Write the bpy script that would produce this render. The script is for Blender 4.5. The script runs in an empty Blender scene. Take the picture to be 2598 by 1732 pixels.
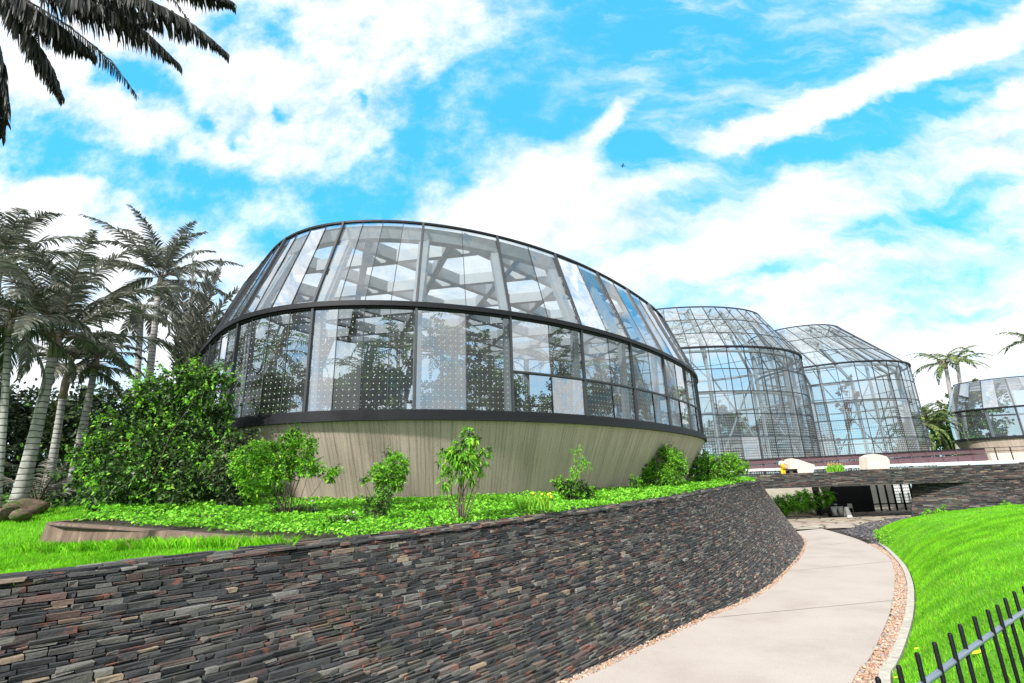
import bpy, math, random
import numpy as np
rad = math.radians
rng = np.random.default_rng(7)
random.seed(7)
C = bpy.context.scene
COL = C.collection

# ---------------------------------------------------------------- camera
PITCH, ROLL = rad(16.0), rad(1.96)
PW, PH, PF = 2598, 1732, 1226.8
fw = np.array([0, math.cos(PITCH), math.sin(PITCH)])
u0 = np.array([0, -math.sin(PITCH), math.cos(PITCH)])
x0 = np.array([1., 0, 0])
RT = math.cos(ROLL)*x0 - math.sin(ROLL)*u0
UP = math.sin(ROLL)*x0 + math.cos(ROLL)*u0
cd = bpy.data.cameras.new('camera')
cam = bpy.data.objects.new('camera', cd); COL.objects.link(cam)
cd.sensor_width = 36; cd.lens = 17; cd.clip_start = .05; cd.clip_end = 3000
from mathutils import Matrix, Vector
cam.matrix_world = Matrix(((RT[0], UP[0], -fw[0], 0), (RT[1], UP[1], -fw[1], 0), (RT[2], UP[2], -fw[2], 0), (0, 0, 0, 1)))
C.camera = cam

def ray(px, py): return ((px-PW/2)*RT - (py-PH/2)*UP + PF*fw)/PF
def atz(px, py, z): d = ray(px, py); return d*(z/d[2])
def aty(px, py, y): d = ray(px, py); return d*(y/d[1])
def atp(px, py, a=-2.45, b=-.043): d = ray(px, py); return d*(a/(d[2]-b*d[1]))

# ---------------------------------------------------------------- light
SUN_EL, SUN_AZ = rad(40), rad(209)          # azimuth clockwise from +Y: behind the camera and to the left
sd = bpy.data.lights.new('sun', 'SUN'); sd.energy = 3.9; sd.angle = rad(3.0); sd.color = (1, .96, .9)
sun = bpy.data.objects.new('sun', sd); COL.objects.link(sun)
sdir = Vector((math.sin(SUN_AZ)*math.cos(SUN_EL), math.cos(SUN_AZ)*math.cos(SUN_EL), math.sin(SUN_EL)))
sun.rotation_euler = sdir.to_track_quat('Z', 'Y').to_euler()
C.view_settings.view_transform = 'Standard'; C.view_settings.look = 'None'
C.view_settings.exposure = .95; C.view_settings.gamma = 1

w = bpy.data.worlds.new('World'); C.world = w; w.use_nodes = True
nt = w.node_tree; nt.nodes.clear()
def N(t, **k):
    n = nt.nodes.new(t)
    for a, b in k.items(): setattr(n, a, b)
    return n
def L(a, b): nt.links.new(a, b)
def M(op, a, b=None, c=None, clamp=False):
    n = N('ShaderNodeMath', operation=op); n.use_clamp = clamp
    for i, v in enumerate((a, b, c)):
        if v is None: continue
        if isinstance(v, (int, float)): n.inputs[i].default_value = v
        else: L(v, n.inputs[i])
    return n.outputs[0]
sky = N('ShaderNodeTexSky', sky_type='NISHITA'); sky.sun_disc = False
sky.sun_elevation = SUN_EL; sky.sun_rotation = SUN_AZ; sky.altitude = 2600; sky.air_density = 1.0; sky.dust_density = .3; sky.ozone_density = 1
tc = N('ShaderNodeTexCoord'); sep = N('ShaderNodeSeparateXYZ'); L(tc.outputs['Generated'], sep.inputs[0])
ay = M('MAXIMUM', M('ABSOLUTE', sep.outputs[1]), .12)
uu = M('DIVIDE', sep.outputs[0], ay); vv = M('DIVIDE', sep.outputs[2], ay)
cmb = N('ShaderNodeCombineXYZ'); L(uu, cmb.inputs[0]); L(vv, cmb.inputs[1]); cmb.inputs[2].default_value = 1
# ragged edges: the directions are shifted a little by noise
nz = N('ShaderNodeTexNoise'); nz.inputs['Scale'].default_value = 3.2; nz.inputs['Detail'].default_value = 8; nz.inputs['Roughness'].default_value = .62
L(cmb.outputs[0], nz.inputs['Vector'])
sb = N('ShaderNodeVectorMath', operation='SUBTRACT'); L(nz.outputs['Color'], sb.inputs[0]); sb.inputs[1].default_value = (.5, .5, .5)
scv = N('ShaderNodeVectorMath', operation='MULTIPLY'); L(sb.outputs[0], scv.inputs[0]); scv.inputs[1].default_value = (.30, .20, 0)
wv = N('ShaderNodeVectorMath', operation='ADD'); L(cmb.outputs[0], wv.inputs[0]); L(scv.outputs[0], wv.inputs[1])
blobs = [  # centre px, semi-axes, angle (deg, up to the right), weight
 (2020, 60, 620, 190, 10, -1.6), (1720, 250, 230, 170, 30, -1.5), (1480, 120, 190, 150, 0, -1.4), (1360, 250, 150, 90, -20, -1.0),
 (1460, 130, 110, 60, -20, 1.3), (1650, 230, 270, 46, 52, 1.35), (1560, 310, 130, 70, 30, .9), (1720, 0, 60, 60, 0, .6), (1330, 470, 110, 50, 35, .8), (1200, 560, 120, 40, 10, .4),
 (2130, 255, 560, 46, 25, 1.25), (2450, 110, 300, 50, 25, .8),
 (2130, 345, 330, 42, 22, -1.25), (2430, 235, 170, 42, 30, -.9), (1760, 415, 150, 34, 5, -1.1), (1690, 330, 130, 40, 25, -.9),
 (2150, 590, 400, 50, 20, -.62), (2480, 500, 190, 42, 20, -.85), (2420, 690, 260, 42, 12, -.62), (1620, 620, 130, 32, 20, -.5), (1960, 690, 150, 22, 5, -.35),
 (1250, 250, 130, 70, 45, -1.05), (1110, 310, 170, 75, 25, -1.0), (1010, 440, 150, 75, 25, -1.05), (880, 480, 160, 70, 10, -1.0),
 (1160, 440, 110, 40, 60, -.6), (1200, 345, 70, 40, 0, .45), (1110, 345, 60, 40, 0, .4), (1060, 500, 60, 40, 0, .4),
 (130, 400, 260, 60, -8, -1.25), (340, 450, 240, 50, -10, -1.0), (560, 500, 260, 60, -5, -.8), (640, 590, 220, 45, -8, -.75),
 (660, 520, 90, 60, 0, .5), (510, 470, 45, 40, 0, .6), (300, 440, 60, 30, 0, .5), (170, 490, 190, 35, 4, .8),
 (320, 170, 90, 36, -50, -.85), (430, 240, 110, 40, -45, -.85), (575, 60, 60, 50, 0, -.7), (690, 80, 90, 50, -55, -.8),
 (150, 300, 110, 28, -8, -.6), (530, 310, 26, 26, 0, -.7), (615, 370, 24, 32, 0, -.8), (730, 295, 18, 26, 0, -.7), (900, 255, 16, 24, 0, -.7), (440, 370, 40, 22, 0, -.55),
 (0, 330, 90, 60, 0, -.6),
]
def uvof(px, py): d = ray(px, py); return np.array([d[0]/d[1], d[2]/d[1]])
acc = None
for px, py, a, b, ang, wt in blobs:
    c0 = uvof(px, py); t = rad(ang)
    ea = uvof(px+a*math.cos(t), py-a*math.sin(t))-c0; eb = uvof(px+b*math.sin(t), py+b*math.cos(t))-c0
    I = np.linalg.inv(np.stack([ea, eb], 1)); off = -I@c0
    ds = []
    for r in range(2):
        d = N('ShaderNodeVectorMath', operation='DOT_PRODUCT'); L(wv.outputs[0], d.inputs[0]); d.inputs[1].default_value = (I[r, 0], I[r, 1], off[r]); ds.append(d.outputs['Value'])
    q = M('MULTIPLY_ADD', ds[1], ds[1], M('MULTIPLY', ds[0], ds[0]))
    g = M('POWER', 2.718, M('MULTIPLY', q, -.9))
    acc = M('MULTIPLY', g, wt) if acc is None else M('MULTIPLY_ADD', g, wt, acc)
# blob patterns belong to the half of the sky ahead; behind the camera denser noise clouds, added to whiten the ambient light
front = M('GREATER_THAN', sep.outputs[1], 0.0)
acc = M('MULTIPLY', M('MAXIMUM', acc, -.92), front)
mp = N('ShaderNodeMapping'); mp.inputs['Rotation'].default_value = (0, 0, rad(-24)); mp.inputs['Scale'].default_value = (2.2, 6.5, 1); L(wv.outputs[0], mp.inputs[0])
n1 = N('ShaderNodeTexNoise'); n1.inputs['Scale'].default_value = 1.6; n1.inputs['Detail'].default_value = 10; n1.inputs['Roughness'].default_value = .6; L(mp.outputs[0], n1.inputs['Vector'])
n2 = N('ShaderNodeTexNoise'); n2.inputs['Scale'].default_value = 6; n2.inputs['Detail'].default_value = 10; n2.inputs['Roughness'].default_value = .66; L(cmb.outputs[0], n2.inputs['Vector'])
side = M('MULTIPLY_ADD', uu, 1.6, .35, clamp=True)
mixn = N('ShaderNodeMix'); mixn.data_type = 'FLOAT'; L(side, mixn.inputs[0]); L(n2.outputs[0], mixn.inputs[2]); L(n1.outputs[0], mixn.inputs[3])
base = M('MULTIPLY_ADD', front, -.13, .94)
cov = M('ADD', M('ADD', acc, base), M('MULTIPLY', M('SUBTRACT', mixn.outputs[0], .5), 3.2))
al = N('ShaderNodeMapRange', interpolation_type='SMOOTHSTEP'); L(cov, al.inputs[0]); al.inputs[1].default_value = -.35; al.inputs[2].default_value = 1.15
tint = N('ShaderNodeMix'); tint.data_type = 'RGBA'; tint.blend_type = 'MULTIPLY'; tint.inputs[0].default_value = 1
L(sky.outputs[0], tint.inputs[6]); tint.inputs[7].default_value = (.6, 2.3, 2.5, 1)
skc = N('ShaderNodeMix'); skc.data_type = 'RGBA'; skc.inputs[0].default_value = .7; L(tint.outputs[2], skc.inputs[6]); skc.inputs[7].default_value = (.55, 3.7, 6.9, 1)
# thin, grey-shaded undersides of the clouds
shade = N('ShaderNodeMapRange'); L(n2.outputs[0], shade.inputs[0]); shade.inputs[1].default_value = .3; shade.inputs[2].default_value = .7; shade.inputs[3].default_value = .80; shade.inputs[4].default_value = 1.12
cc = N('ShaderNodeVectorMath', operation='SCALE'); cc.inputs[0].default_value = (6.3, 6.4, 6.5); L(shade.outputs[0], cc.inputs['Scale'])
mx = N('ShaderNodeMix'); mx.data_type = 'RGBA'; L(al.outputs[0], mx.inputs[0]); L(skc.outputs[2], mx.inputs[6]); L(cc.outputs[0], mx.inputs[7])
bg = N('ShaderNodeBackground'); bg.inputs[1].default_value = .1; L(mx.outputs[2], bg.inputs[0])
wo = N('ShaderNodeOutputWorld'); L(bg.outputs[0], wo.inputs[0])
C.cycles.transparent_max_bounces = 24
C.cycles.max_bounces = 8

# ---------------------------------------------------------------- materials
def newmat(name):
    global nt
    m = bpy.data.materials.new(name); m.use_nodes = True; nt = m.node_tree; nt.nodes.clear()
    out = N('ShaderNodeOutputMaterial'); return m, out
def ramp(fac, stops, const=False):
    r = N('ShaderNodeValToRGB'); L(fac, r.inputs[0]); e = r.color_ramp.elements
    if const: r.color_ramp.interpolation = 'CONSTANT'
    while len(e) < len(stops): e.new(.5)
    for i, (p, c) in enumerate(stops): e[i].position = p; e[i].color = (*c, 1)
    return r.outputs[0]
def noise(scale, detail=4, rough=.55, vec=None, out='Fac'):
    n = N('ShaderNodeTexNoise'); n.inputs['Scale'].default_value = scale; n.inputs['Detail'].default_value = detail; n.inputs['Roughness'].default_value = rough
    if vec is None: vec = N('ShaderNodeNewGeometry').outputs['Position']
    L(vec, n.inputs['Vector']); return n.outputs[out]
def mixc(fac, a, b, mode='MIX'):
    n = N('ShaderNodeMix'); n.data_type = 'RGBA'; n.blend_type = mode
    for s, v in ((0, fac), (6, a), (7, b)):
        if isinstance(v, (int, float)): n.inputs[s].default_value = v
        elif isinstance(v, tuple): n.inputs[s].default_value = (*v, 1)
        else: L(v, n.inputs[s])
    return n.outputs[2]
def bsdf(out, col, rough=.8, metal=0, bump=None, bstr=.3, spec=.5, bdist=.01):
    b = N('ShaderNodeBsdfPrincipled')
    if isinstance(col, tuple): b.inputs['Base Color'].default_value = (*col, 1)
    else: L(col, b.inputs['Base Color'])
    if isinstance(rough, (int, float)): b.inputs['Roughness'].default_value = rough
    else: L(rough, b.inputs['Roughness'])
    b.inputs['Metallic'].default_value = metal; b.inputs['Specular IOR Level'].default_value = spec
    if bump is not None:
        k = N('ShaderNodeBump'); k.inputs['Strength'].default_value = bstr; k.inputs['Distance'].default_value = bdist; L(bump, k.inputs['Height']); L(k.outputs[0], b.inputs['Normal'])
    L(b.outputs[0], out.inputs[0]); return b
def simple(name, col, rough=.6, metal=0, var=.15, scale=6, spec=.5):
    m, o = newmat(name); n = noise(scale, 5)
    c = mixc(n, tuple(x*(1-var) for x in col), tuple(min(1, x*(1+var)) for x in col))
    bsdf(o, c, rough, metal, noise(scale*12, 3), .15, spec); return m
def island(): return N('ShaderNodeNewGeometry').outputs['Random Per Island']
def leafmat(name, stops, trans=.35, patch=None, pscale=1.2, spec=.3):
    m, o = newmat(name)
    c = ramp(island(), stops)
    if patch:
        f = N('ShaderNodeMapRange'); L(noise(pscale, 3), f.inputs[0]); f.inputs[1].default_value = .42; f.inputs[2].default_value = .62
        c = mixc(f.outputs[0], c, patch, 'MULTIPLY')
    b = N('ShaderNodeBsdfPrincipled'); L(c, b.inputs['Base Color']); b.inputs['Roughness'].default_value = .5; b.inputs['Specular IOR Level'].default_value = spec
    t = N('ShaderNodeBsdfTranslucent'); L(c, t.inputs[0])
    mxs = N('ShaderNodeMixShader'); mxs.inputs[0].default_value = trans; L(b.outputs[0], mxs.inputs[1]); L(t.outputs[0], mxs.inputs[2]); L(mxs.outputs[0], o.inputs[0])
    return m
def glassmat(name, refl=.1, dots=None, dotr=.02, tint=(.86, .9, .9), dotcol=(.75, .75, .75), rvar=.3, zfade=None, pw=4, rpow=3.0):
    m, o = newmat(name)
    lw = N('ShaderNodeLayerWeight'); lw.inputs[0].default_value = .5
    oi = N('ShaderNodeObjectInfo')
    f = M('POWER', lw.outputs['Facing'], pw)
    r3 = M('POWER', oi.outputs['Random'], rpow)
    fac = M('ADD', M('MULTIPLY', f, .85), M('MULTIPLY_ADD', r3, rvar, refl), clamp=True)
    dirt = noise(1.3, 6, .6)
    tcol = mixc(dirt, tuple(x*.93 for x in tint), tint)
    t = N('ShaderNodeBsdfTransparent'); L(tcol, t.inputs[0])
    g = N('ShaderNodeBsdfGlossy'); g.inputs['Roughness'].default_value = .012; g.inputs[0].default_value = (.95, .97, 1, 1)
    bp = N('ShaderNodeBump'); bp.inputs['Strength'].default_value = .12; bp.inputs['Distance'].default_value = .05; L(noise(.9, 2), bp.inputs['Height']); L(bp.outputs[0], g.inputs['Normal'])
    ms = N('ShaderNodeMixShader'); L(fac, ms.inputs[0]); L(t.outputs[0], ms.inputs[1]); L(g.outputs[0], ms.inputs[2]); last = ms.outputs[0]
    # faint dust film
    d0 = N('ShaderNodeBsdfDiffuse'); d0.inputs[0].default_value = (.5, .52, .52, 1)
    m0 = N('ShaderNodeMixShader'); L(M('MULTIPLY', dirt, .045), m0.inputs[0]); L(last, m0.inputs[1]); L(d0.outputs[0], m0.inputs[2]); last = m0.outputs[0]
    if dots:
        uv = N('ShaderNodeUVMap'); s = N('ShaderNodeSeparateXYZ'); L(uv.outputs[0], s.inputs[0])
        def cell(x): return M('SUBTRACT', M('FRACT', M('DIVIDE', x, dots)), .5)
        a, b = cell(s.outputs[0]), cell(s.outputs[1])
        d = M('SQRT', M('MULTIPLY_ADD', a, a, M('MULTIPLY', b, b)))
        R = dotr/dots
        if zfade:
            zz = M('MULTIPLY_ADD', s.outputs[1], -zfade[0], zfade[1], clamp=True); R = M('MULTIPLY', zz, R)
        k = M('LESS_THAN', d, R)
        df = N('ShaderNodeBsdfDiffuse'); df.inputs[0].default_value = (*dotcol, 1)
        m2 = N('ShaderNodeMixShader'); L(k, m2.inputs[0]); L(last, m2.inputs[1]); L(df.outputs[0], m2.inputs[2]); last = m2.outputs[0]
    L(last, o.inputs[0]); return m

# slate
def slate(name, light=1.0, speck=.0):
    m, o = newmat(name)
    r = island()
    c = ramp(r, [(0, (.026, .029, .033)), (.18, (.052, .055, .060)), (.36, (.036, .038, .042)), (.5, (.10, .102, .098)), (.6, (.060, .060, .058)), (.69, (.16, .16, .15)), (.735, (.105, .072, .07)), (.765, (.13, .085, .075)),
                 (.81, (.05, .05, .05)), (.86, (.19, .19, .18)), (.90, (.035, .037, .04)), (.94, (.08, .05, .055)), (.97, (.27, .22, .16)), (1, (.12, .125, .13))])
    st = N('ShaderNodeMapping'); st.inputs['Scale'].default_value = (3, 3, 26); L(N('ShaderNodeNewGeometry').outputs['Position'], st.inputs[0])
    n = noise(2.2, 6, .65, st.outputs[0]); n3 = noise(34, 5, .7)
    c = mixc(M('MULTIPLY', n3, .85), c, mixc(n3, (.25, .25, .25), (2.3, 2.2, 2.1)), 'MULTIPLY')
    rust = N('ShaderNodeMapRange'); L(noise(5.5, 5, .65), rust.inputs[0]); rust.inputs[1].default_value = .53; rust.inputs[2].default_value = .64
    rs = M('MULTIPLY', rust.outputs[0], M('LESS_THAN', M('FRACT', M('MULTIPLY', r, 17.3)), .35))
    c = mixc(M('MULTIPLY', rs, .7), c, (.26, .10, .065))
    moss = N('ShaderNodeMapRange'); L(noise(1.1, 6, .7), moss.inputs[0]); moss.inputs[1].default_value = .56; moss.inputs[2].default_value = .75
    c = mixc(M('MULTIPLY', moss.outputs[0], .5), c, (.10, .115, .045))
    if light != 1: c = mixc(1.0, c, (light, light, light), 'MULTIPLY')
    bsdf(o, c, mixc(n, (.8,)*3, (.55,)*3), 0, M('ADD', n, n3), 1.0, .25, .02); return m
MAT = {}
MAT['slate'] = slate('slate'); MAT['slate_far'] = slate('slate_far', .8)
m, o = newmat('gap_shade'); bsdf(o, (.008, .008, .008), .95); MAT['gap_shade'] = m  # near-black backing sheet: shade of the gaps between stones put into colour
m, o = newmat('slate_chip'); bsdf(o, ramp(island(), [(0, (.03, .032, .04)), (.5, (.07, .07, .08)), (.8, (.13, .10, .10)), (1, (.17, .17, .17))]), .7, 0, noise(40), .4); MAT['chip'] = m
m, o = newmat('pebble')
bsdf(o, mixc(.35, ramp(island(), [(0, (.30, .17, .10)), (.2, (.42, .29, .20)), (.35, (.22, .18, .16)), (.5, (.38, .21, .13)), (.7, (.50, .40, .31)), (.85, (.36, .14, .06)), (.93, (.22, .24, .26)), (1, (.45, .34, .25))]), noise(30, 4, out='Color'), 'OVERLAY'), .55, 0, noise(60), .2); MAT['pebble'] = m
# concrete of the planter base: board marked
m, o = newmat('board_marked_concrete')
uv = N('ShaderNodeUVMap').outputs[0]
mpn = N('ShaderNodeMapping'); mpn.inputs['Scale'].default_value = (15, .45, 1); L(uv, mpn.inputs[0])
na = noise(1.3, 6, .7, mpn.outputs[0])
mpb = N('ShaderNodeMapping'); mpb.inputs['Scale'].default_value = (1.4, .5, 1); L(uv, mpb.inputs[0]); nb = noise(.8, 6, .65, mpb.outputs[0])
sx = N('ShaderNodeSeparateXYZ'); L(uv, sx.inputs[0])
brd = M('FRACT', M('DIVIDE', sx.outputs[0], .12)); wn = N('ShaderNodeTexWhiteNoise', noise_dimensions='1D'); L(M('FLOOR', M('DIVIDE', sx.outputs[0], .12)), wn.inputs['W'])
seam = M('LESS_THAN', M('ABSOLUTE', M('SUBTRACT', brd, .5)), M('MULTIPLY_ADD', M('MULTIPLY', wn.outputs[0], na), .16, -.01))
c = ramp(na, [(.25, (.20, .155, .14)), (.40, (.50, .405, .36)), (.56, (.64, .54, .49)), (.8, (.36, .285, .25))])
c = mixc(nb, c, mixc(nb, (.6, .52, .42), (1.15, 1.17, 1.1)), 'MULTIPLY')
c = mixc(M('MULTIPLY', wn.outputs[0], .22), c, (.17, .15, .12))
c = mixc(M('MULTIPLY', seam, .45), c, (.10, .085, .065))
hol = M('LESS_THAN', noise(16, 2, .5), .27)
c = mixc(M('MULTIPLY', hol, .75), c, (.05, .04, .035))
c = mixc(.8, c, mixc(noise(26, 6, .8), (.45, .45, .45), (1.55, 1.52, 1.5)), 'MULTIPLY')
bsdf(o, c, .85, 0, M('SUBTRACT', na, M('MULTIPLY', seam, .6)), .7, .2, .02); MAT['concrete'] = m
m, o = newmat('weathered_concrete')
st = N('ShaderNodeMapping'); st.inputs['Scale'].default_value = (3, 3, .7); L(N('ShaderNodeNewGeometry').outputs['Position'], st.inputs[0])
bsdf(o, ramp(noise(2.4, 8, .7, st.outputs[0]), [(.3, (.06, .042, .033)), (.47, (.12, .08, .06)), (.6, (.17, .12, .09)), (.72, (.30, .24, .18))]), .9, 0, noise(30, 6), .5); MAT['edging'] = m
m, o = newmat('path_concrete')
bsdf(o, mixc(.75, ramp(noise(.7, 8, .6), [(.25, (.345, .295, .262)), (.5, (.40, .35, .315)), (.75, (.43, .38, .345))]), mixc(noise(55, 3, .7), (.55, .55, .55), (1.35, 1.35, 1.35)), 'MULTIPLY'), .85, 0, noise(90, 4, .8), .4, .2, .004); MAT['path'] = m
MAT['pale_concrete'] = simple('pale_concrete', (.55, .5, .43), .85, 0, .2, 2)
MAT['kerb'] = simple('kerb', (.40, .37, .32), .9, 0, .55, 9)
m, o = newmat('flagstone')
vor = N('ShaderNodeTexVoronoi', feature='DISTANCE_TO_EDGE'); vor.inputs['Scale'].default_value = .85
vp = N('ShaderNodeMapping'); vp.inputs['Scale'].default_value = (.65, 1, 0); L(N('ShaderNodeNewGeometry').outputs['Position'], vp.inputs[0]); L(vp.outputs[0], vor.inputs['Vector'])
vc = N('ShaderNodeTexVoronoi'); vc.inputs['Scale'].default_value = .85; L(vp.outputs[0], vc.inputs['Vector'])
j = N('ShaderNodeMapRange'); L(vor.outputs['Distance'], j.inputs[0]); j.inputs[1].default_value = .03; j.inputs[2].default_value = .055
c = mixc(.1, ramp(noise(1.7, 6), [(.3, (.27, .225, .17)), (.7, (.44, .385, .31))]), vc.outputs['Color'], 'SOFT_LIGHT')
bsdf(o, mixc(j.outputs[0], (.05, .04, .03), c), .8, 0, j.outputs[0], .6); MAT['flag'] = m
m, o = newmat('soil'); bsdf(o, ramp(noise(9, 6, .7), [(.3, (.018, .013, .009)), (.7, (.05, .037, .025))]), .95, 0, noise(40), .8); MAT['soil'] = m
m, o = newmat('turf'); bsdf(o, ramp(noise(14, 6, .7), [(.3, (.05, .17, .008)), (.6, (.11, .33, .015)), (.78, (.16, .15, .05))]), .95, 0, noise(60), .8, .2); MAT['turf'] = m
m, o = newmat('far_ground'); bsdf(o, ramp(noise(.5, 6, .7), [(.3, (.02, .04, .012)), (.7, (.06, .10, .03))]), .95); MAT['farg'] = m
MAT['grass'] = leafmat('grass_blade', [(0, (.12, .40, .010)), (.4, (.19, .56, .018)), (.8, (.27, .66, .03)), (.95, (.36, .66, .05)), (1, (.45, .36, .15))], .4, (.58, .66, .7), 1.1, .08)
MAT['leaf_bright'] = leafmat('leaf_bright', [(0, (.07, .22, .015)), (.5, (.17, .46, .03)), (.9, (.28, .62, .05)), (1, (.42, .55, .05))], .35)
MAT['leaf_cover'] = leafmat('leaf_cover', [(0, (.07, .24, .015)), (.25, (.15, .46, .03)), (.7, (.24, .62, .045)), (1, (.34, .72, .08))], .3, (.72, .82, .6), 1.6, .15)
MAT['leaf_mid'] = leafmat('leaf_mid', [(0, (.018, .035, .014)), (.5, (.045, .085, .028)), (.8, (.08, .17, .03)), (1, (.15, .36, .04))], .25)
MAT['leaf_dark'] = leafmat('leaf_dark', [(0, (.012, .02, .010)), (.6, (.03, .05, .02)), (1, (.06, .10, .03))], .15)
MAT['leaf_ivy'] = leafmat('leaf_ivy', [(0, (.03, .05, .015)), (.5, (.09, .12, .03)), (.8, (.22, .19, .03)), (1, (.06, .14, .03))], .2)
MAT['frond'] = leafmat('palm_frond', [(0, (.06, .065, .05)), (.5, (.12, .13, .10)), (.85, (.19, .20, .16)), (1, (.28, .28, .22))], .3)  # greyed tones: the backlit shade of the crowns is in the colour
MAT['frond_backlit'] = leafmat('palm_frond_backlit', [(0, (.02, .02, .022)), (.6, (.045, .047, .045)), (1, (.09, .085, .07))], .15)  # darker copy of the frond colour, backlit shade of the hanging fronds painted in
MAT['frond_green'] = leafmat('palm_frond_green', [(0, (.03, .06, .015)), (.6, (.08, .14, .03)), (1, (.25, .33, .06))], .25)
MAT['frond_in'] = leafmat('indoor_palm_frond', [(0, (.03, .07, .02)), (.6, (.08, .17, .04)), (1, (.2, .34, .07))], .3)
MAT['stalk'] = simple('palm_stalk', (.16, .11, .09), .7, 0, .3, 3)
MAT['shaft'] = simple('palm_crownshaft', (.20, .15, .12), .6, 0, .4, 4)
m, o = newmat('palm_trunk')
z = N('ShaderNodeSeparateXYZ'); L(N('ShaderNodeNewGeometry').outputs['Position'], z.inputs[0])
rr = M('FRACT', M('DIVIDE', M('MULTIPLY_ADD', noise(1.5, 3), .16, z.outputs[2]), .17))
rg = M('LESS_THAN', rr, .17)
bsdf(o, mixc(rg, ramp(noise(7, 6, .7), [(.3, (.22, .21, .20)), (.7, (.40, .40, .38))]), (.07, .065, .06)), .85, 0, M('SUBTRACT', 1, rg), .6, .2, .02); MAT['ptrunk'] = m
MAT['bark'] = simple('bark', (.10, .075, .055), .9, 0, .4, 8)
MAT['bark_grey'] = simple('bark_grey', (.30, .28, .25), .9, 0, .3, 8)
MAT['metal'] = simple('dark_metal', (.012, .013, .016), .5, .1, .2, 3, .25)
MAT['mull'] = simple('mullion_metal', (.045, .048, .055), .45, .3, .15, 3, .35)
MAT['steel'] = simple('grey_steel', (.24, .255, .27), .5, 0, .1, 2)
MAT['steel_light'] = simple('light_steel', (.42, .44, .46), .5, 0, .1, 2)
MAT['black'] = simple('black_paint', (.004, .004, .007), .5, 0, .2, 4, .2)
MAT['rail_blue'] = simple('grey_blue_paint', (.17, .20, .27), .35, .2, .2, 6)
MAT['rust'] = simple('plum_mesh_metal', (.115, .065, .078), .6, .1, .2, 3)
MAT['white'] = simple('white_paint', (.8, .8, .78), .6, 0, .05)
MAT['passage_shade'] = simple('shade_dark_wall', (.012, .012, .014), .9, 0, .2)  # near-black paint stands in for the shade under the bridge
m, o = newmat('boulder_rock'); k_ = N('ShaderNodeMapRange'); L(noise(5, 5, .7), k_.inputs[0]); k_.inputs[1].default_value = .5; k_.inputs[2].default_value = .6
bsdf(o, mixc(k_.outputs[0], ramp(noise(11, 6, .75), [(.3, (.07, .05, .04)), (.55, (.18, .125, .095)), (.75, (.30, .23, .18))]), (.06, .11, .02)), .95, 0, noise(22, 7, .8), 1.0, .2, .04); MAT['rock'] = m
MAT['floor'] = simple('indoor_floor', (.09, .09, .08), .9, 0, .3, 1)
MAT['glass_up'] = glassmat('clear_glass', .13, rvar=.75, tint=(.84, .9, .92))
MAT['glass_low'] = glassmat('dotted_glass', .03, dots=.175, dotr=.017, rvar=.5, tint=(.62, .67, .69), rpow=6, dotcol=(.36, .38, .38))
MAT['glass_back'] = glassmat('rear_glass', .02, rvar=0, tint=(.80, .86, .88))
MAT['glass_roof'] = glassmat('roof_glass', .03, rvar=.0, tint=(.93, .97, .98))
MAT['glass_t'] = glassmat('tower_glass', .07, rvar=.38, tint=(.85, .9, .9))
MAT['glass_td'] = glassmat('tower_dotted_glass', .05, dots=.26, dotr=.06, rvar=.3, tint=(.70, .76, .77), zfade=(.075, 1.05), dotcol=(.42, .45, .46))
MAT['yellow'] = simple('yellow_cloth', (.80, .45, .01), .8, 0, .12, 20)
MAT['teal'] = simple('teal_cloth', (.02, .09, .085), .8)
MAT['skin'] = simple('skin', (.35, .2, .14), .6)
MAT['hair'] = simple('hair', (.01, .008, .007), .6)
MAT['sleeve'] = simple('pale_cloth', (.55, .53, .5), .8)
MAT['flower_m'] = simple('mauve_petal', (.55, .3, .6), .7)
MAT['flower_y'] = simple('yellow_petal', (.75, .62, .03), .7)
MAT['leaf_yellow'] = simple('fallen_leaf_yellow', (.85, .6, .02), .6)

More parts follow.
